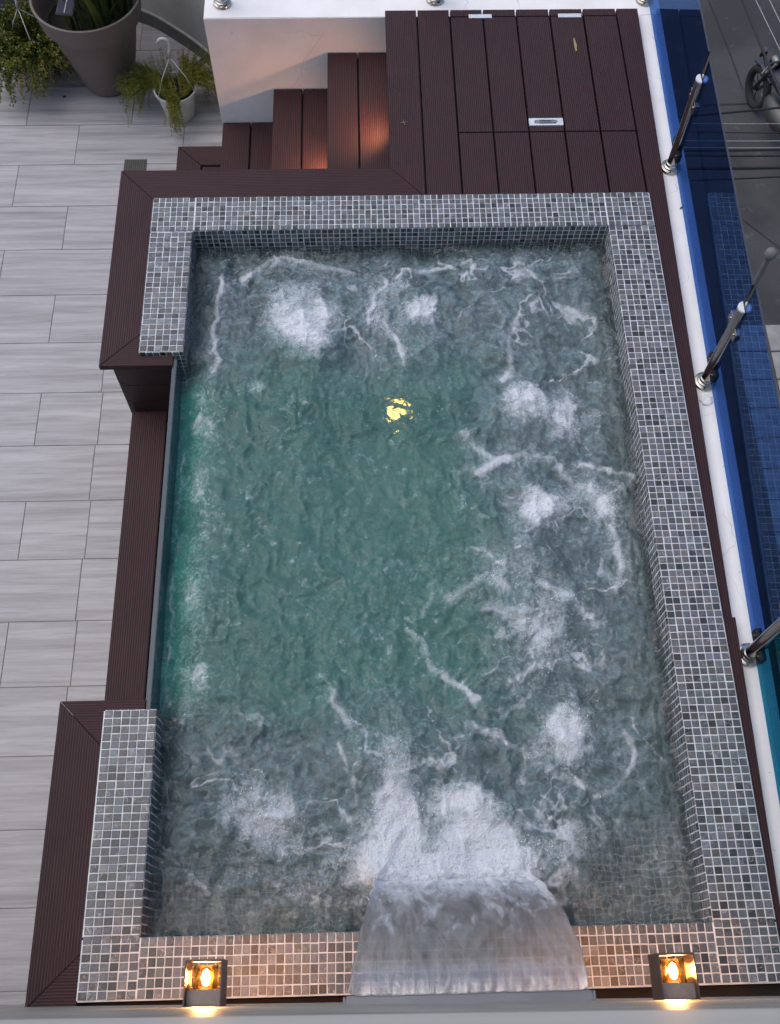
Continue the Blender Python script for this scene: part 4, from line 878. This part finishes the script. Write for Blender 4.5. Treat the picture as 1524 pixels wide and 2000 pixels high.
# solar stake lamp in the planter
sl = empty('solar_lamp', (-.70, 1.80, ZF + H - .09), (0, 0, R_(-9))); tag(sl, 'small dark blue solar panel lamp stuck in the taupe planter', 'lamp')
SOL = plain('solar_cell', (.010, .016, .036), .7, 0, bump=0)
bm = bmesh.new(); tube(bm, [(0, 0, 0), (0, 0, .16)], .008, 8); fin(bm, 'stake', DARKM, sl, smooth=True)
bm = bmesh.new(); box(bm, -.047, .047, -.062, .062, 0, .012, .003); pnl = fin(bm, 'panel', DARKM, sl, loc=(0, 0, .17), rot=(R_(14), 0, 0))
for s_ in (-1, 1):
    bm = bmesh.new(); box(bm, s_ * .0425 if s_ < 0 else .0015, -.0015 if s_ < 0 else .0425, -.057, .057, .0122, .0135); fin(bm, 'solar_cell', SOL, pnl)
bm = bmesh.new(); box(bm, -.0008, .0008, -.050, .050, .0122, .0140); fin(bm, 'cell_strip', CAPST, pnl)
# white basket with fern
WPL = plain('white_plastic', (.50, .50, .47), .5, var=.1, scale=14)
def basket(loc, r, h, label, potmat, hook, hook_rot):
    t = empty('hanging_basket', loc); tag(t, label, 'plant', 'hanging baskets standing on the terrace floor')
    bm = bmesh.new(); lathe(bm, [(r * .66, 0), (r * .70, .006), (r * .93, h - .02), (r, h - .018), (r * 1.02, h), (r * .95, h + .001), (r * .9, h - .02)], 40); fin(bm, 'pot', potmat, t, smooth=35)
    bm = bmesh.new(); lathe(bm, [(r * .9, h - .028), (.0001, h - .02)], 24, cap0=False); fin(bm, 'soil', SOIL, t)
    bm = bmesh.new(); hk = Vector(hook)
    for k in range(3):
        a_ = hook_rot + k * 2.094; e_ = Vector((r * math.cos(a_), r * math.sin(a_), h)); mid = e_.lerp(hk, .5) + Vector((math.cos(a_), math.sin(a_), 0)) * .012
        tube(bm, [e_, mid, hk], .0026, 6)
    fin(bm, 'hanger_wires', WPL, t, smooth=True)
    bm = bmesh.new(); pts = [hk + Vector((.0, 0, 0)), hk + Vector((.004, 0, .03)), hk + Vector((.010, 0, .055))] + [hk + Vector((-.012 + .022 * math.cos(a_), 0, .066 + .022 * math.sin(a_))) for a_ in np.linspace(0, math.pi * 1.05, 9)]
    tube(bm, [hk + (p_ - hk) * 1.45 for p_ in pts], [.010, .009, .009] + [.0085] * 8 + [.006], 8); fin(bm, 'hook', WPL, t, smooth=True)
    return t
b1 = basket((-.19, 1.715, ZF), .125, .20, 'white hanging basket with trailing asparagus fern and upright hook', WPL, (-.005, .06, .36), 3.9)
V, F, LR = [], [], []
for i in range(85):
    a_ = random.uniform(0, 6.283); frond(V, F, LR, Vector((.05 * math.cos(a_), .05 * math.sin(a_), .18)), a_, random.uniform(.03, .10), random.uniform(.02, .06), -random.uniform(.0, .06) - .15, .018, .0030, 12, 6, random.uniform(.3, .95))
for i in range(26): # the long tail hanging over the front
    frond(V, F, LR, Vector((random.gauss(-.005, .02), -.05, .19)), -1.45 + random.gauss(0, .16), random.uniform(.12, .17), .05, random.uniform(.02, .17), .020, .0030, 22, 7, random.uniform(.45, .9))
for i in range(85):
    frond(V, F, LR, Vector((-.06, .05, .19)), random.uniform(2.5, 3.9), random.uniform(.12, .28), .07, random.uniform(-.10, .16), .019, .0030, 24, 7, random.uniform(.2, .8))
for i in range(80):
    frond(V, F, LR, Vector((.06, .05, .19)), random.uniform(-.6, 1.7), random.uniform(.10, .24), .08, random.uniform(-.14, .15), .019, .0030, 22, 7, random.uniform(.2, .8))
quads_mesh('foliage', V, F, LR, FERN, b1)
PINK = plain('pink_plastic', (.42, .33, .31), .5)
b2 = basket((-1.06, 2.10, ZF), .14, .20, 'bushy green hanging basket left of the taupe planter', PINK, (-.03, .02, .42), .8)
V, F, LR = [], [], []
for i in range(300):
    a_ = random.uniform(0, 6.283); o_ = random.uniform(.08, .30)
    frond(V, F, LR, Vector((.06 * math.cos(a_), .06 * math.sin(a_), .18)), a_, o_, random.uniform(.04, .22), random.uniform(-.18, .10) if o_ > .15 else -.15, .026, .011, 15, 5, random.uniform(.05, .95))
for i in range(36):
    frond(V, F, LR, Vector((random.gauss(-.03, .05), -.08, .2)), -1.57 + random.gauss(0, .5), random.uniform(.15, .32), .08, random.uniform(-.05, .16), .024, .010, 20, 5, random.uniform(.2, .95))
quads_mesh('foliage', V, F, LR, BROAD, b2)
# floor drain and small litter
dr = empty('floor_drain', (-.43, 1.30, ZF)); tag(dr, 'dark rectangular floor drain beside the deck corner', 'drain')
bm = bmesh.new(); box(bm, -.066, .066, -.05, .05, -.004, .0025, .001); fin(bm, 'grate_plate', plain('drain_iron', (.05, .05, .045), .7), dr)
for k in range(9):
    bm = bmesh.new(); box(bm, -.056 + .0125 * k, -.050 + .0125 * k, -.04, .04, .0026, .005, .0008); fin(bm, 'grate_bar', plain('drain_bar', (.08, .08, .072), .6) if k == 0 else bpy.data.materials['drain_bar'], dr)
DRY = plain('dry_leaf', (.03, .02, .012), .8)
TAN = plain('tan_leaf', (.30, .22, .12), .8)
bm = bmesh.new(); pts = [(-.004, -.045, .001), (.004, -.044, .0015), (.007, 0, .003), (.003, .045, .001), (-.002, .044, .001), (-.005, 0, .002)]
bm.faces.new([bm.verts.new(p) for p in pts]); o = fin(bm, 'dead_leaf', TAN, loc=(1.93, .93, ZD + .003), rot=(0, 0, R_(2))); tag(o, 'narrow tan dead leaf lying on the deck hatch', 'leaf'); o.modifiers.new('s', 'SOLIDIFY').thickness = .001
bm = bmesh.new()
for a_ in (.3, 1.9, 3.3, 4.9): tube(bm, [(0, 0, .001), (.016 * math.cos(a_), .016 * math.sin(a_), .003)], .0011, 5)
o = fin(bm, 'twig', TAN, loc=(1.10, .44, ZD + .001)); tag(o, 'tiny pale forked twig on the deck beside the steps', 'twig')
for i, (x_, y_, lb) in enumerate(((-.92, 1.86, 'curled dead leaf on the floor between the planters'), (-.80, 2.0, 'tiny dead leaf on the floor against the taupe planter'))):
    bm = bmesh.new(); pts = [(0, 0, 0), (.012, .008, .008), (.026, .002, .004), (.018, -.010, .009), (.005, -.008, .006)]
    vs = [bm.verts.new(p) for p in pts]; bm.faces.new((vs[0], vs[1], vs[3], vs[4])); bm.faces.new((vs[1], vs[2], vs[3])); 
    o = fin(bm, 'dead_leaf', DRY, loc=(x_, y_, ZF + .002)); tag(o, lb, 'leaf'); o.modifiers.new('s', 'SOLIDIFY').thickness = .001
# white cement dab and dark chip on the right parapet
bm = bmesh.new(); bmesh.ops.create_icosphere(bm, subdivisions=3, radius=.026)
for v_ in bm.verts: v_.co *= 1 + .25 * (math.sin(v_.co.x * 160) * math.cos(v_.co.y * 190)); v_.co.z *= .3
o = fin(bm, 'cement_lump', plain('cement_white', (.75, .74, .73), .8), smooth=True, loc=(px(-1.03, 2.283), -1.03, ZC + .004)); tag(o, 'lump of white cement below the middle right post', 'cement')
bm = bmesh.new(); prism(bm, [(0, 0), (.012, .004), (.016, .018), (.005, .011)], 0, .002); o = fin(bm, 'slate_chip', DARKM, loc=(px(-.05, 2.30), -.05, ZC + .0015)); tag(o, 'small dark chip lying on the white parapet beside the mosaic corner', 'chip')
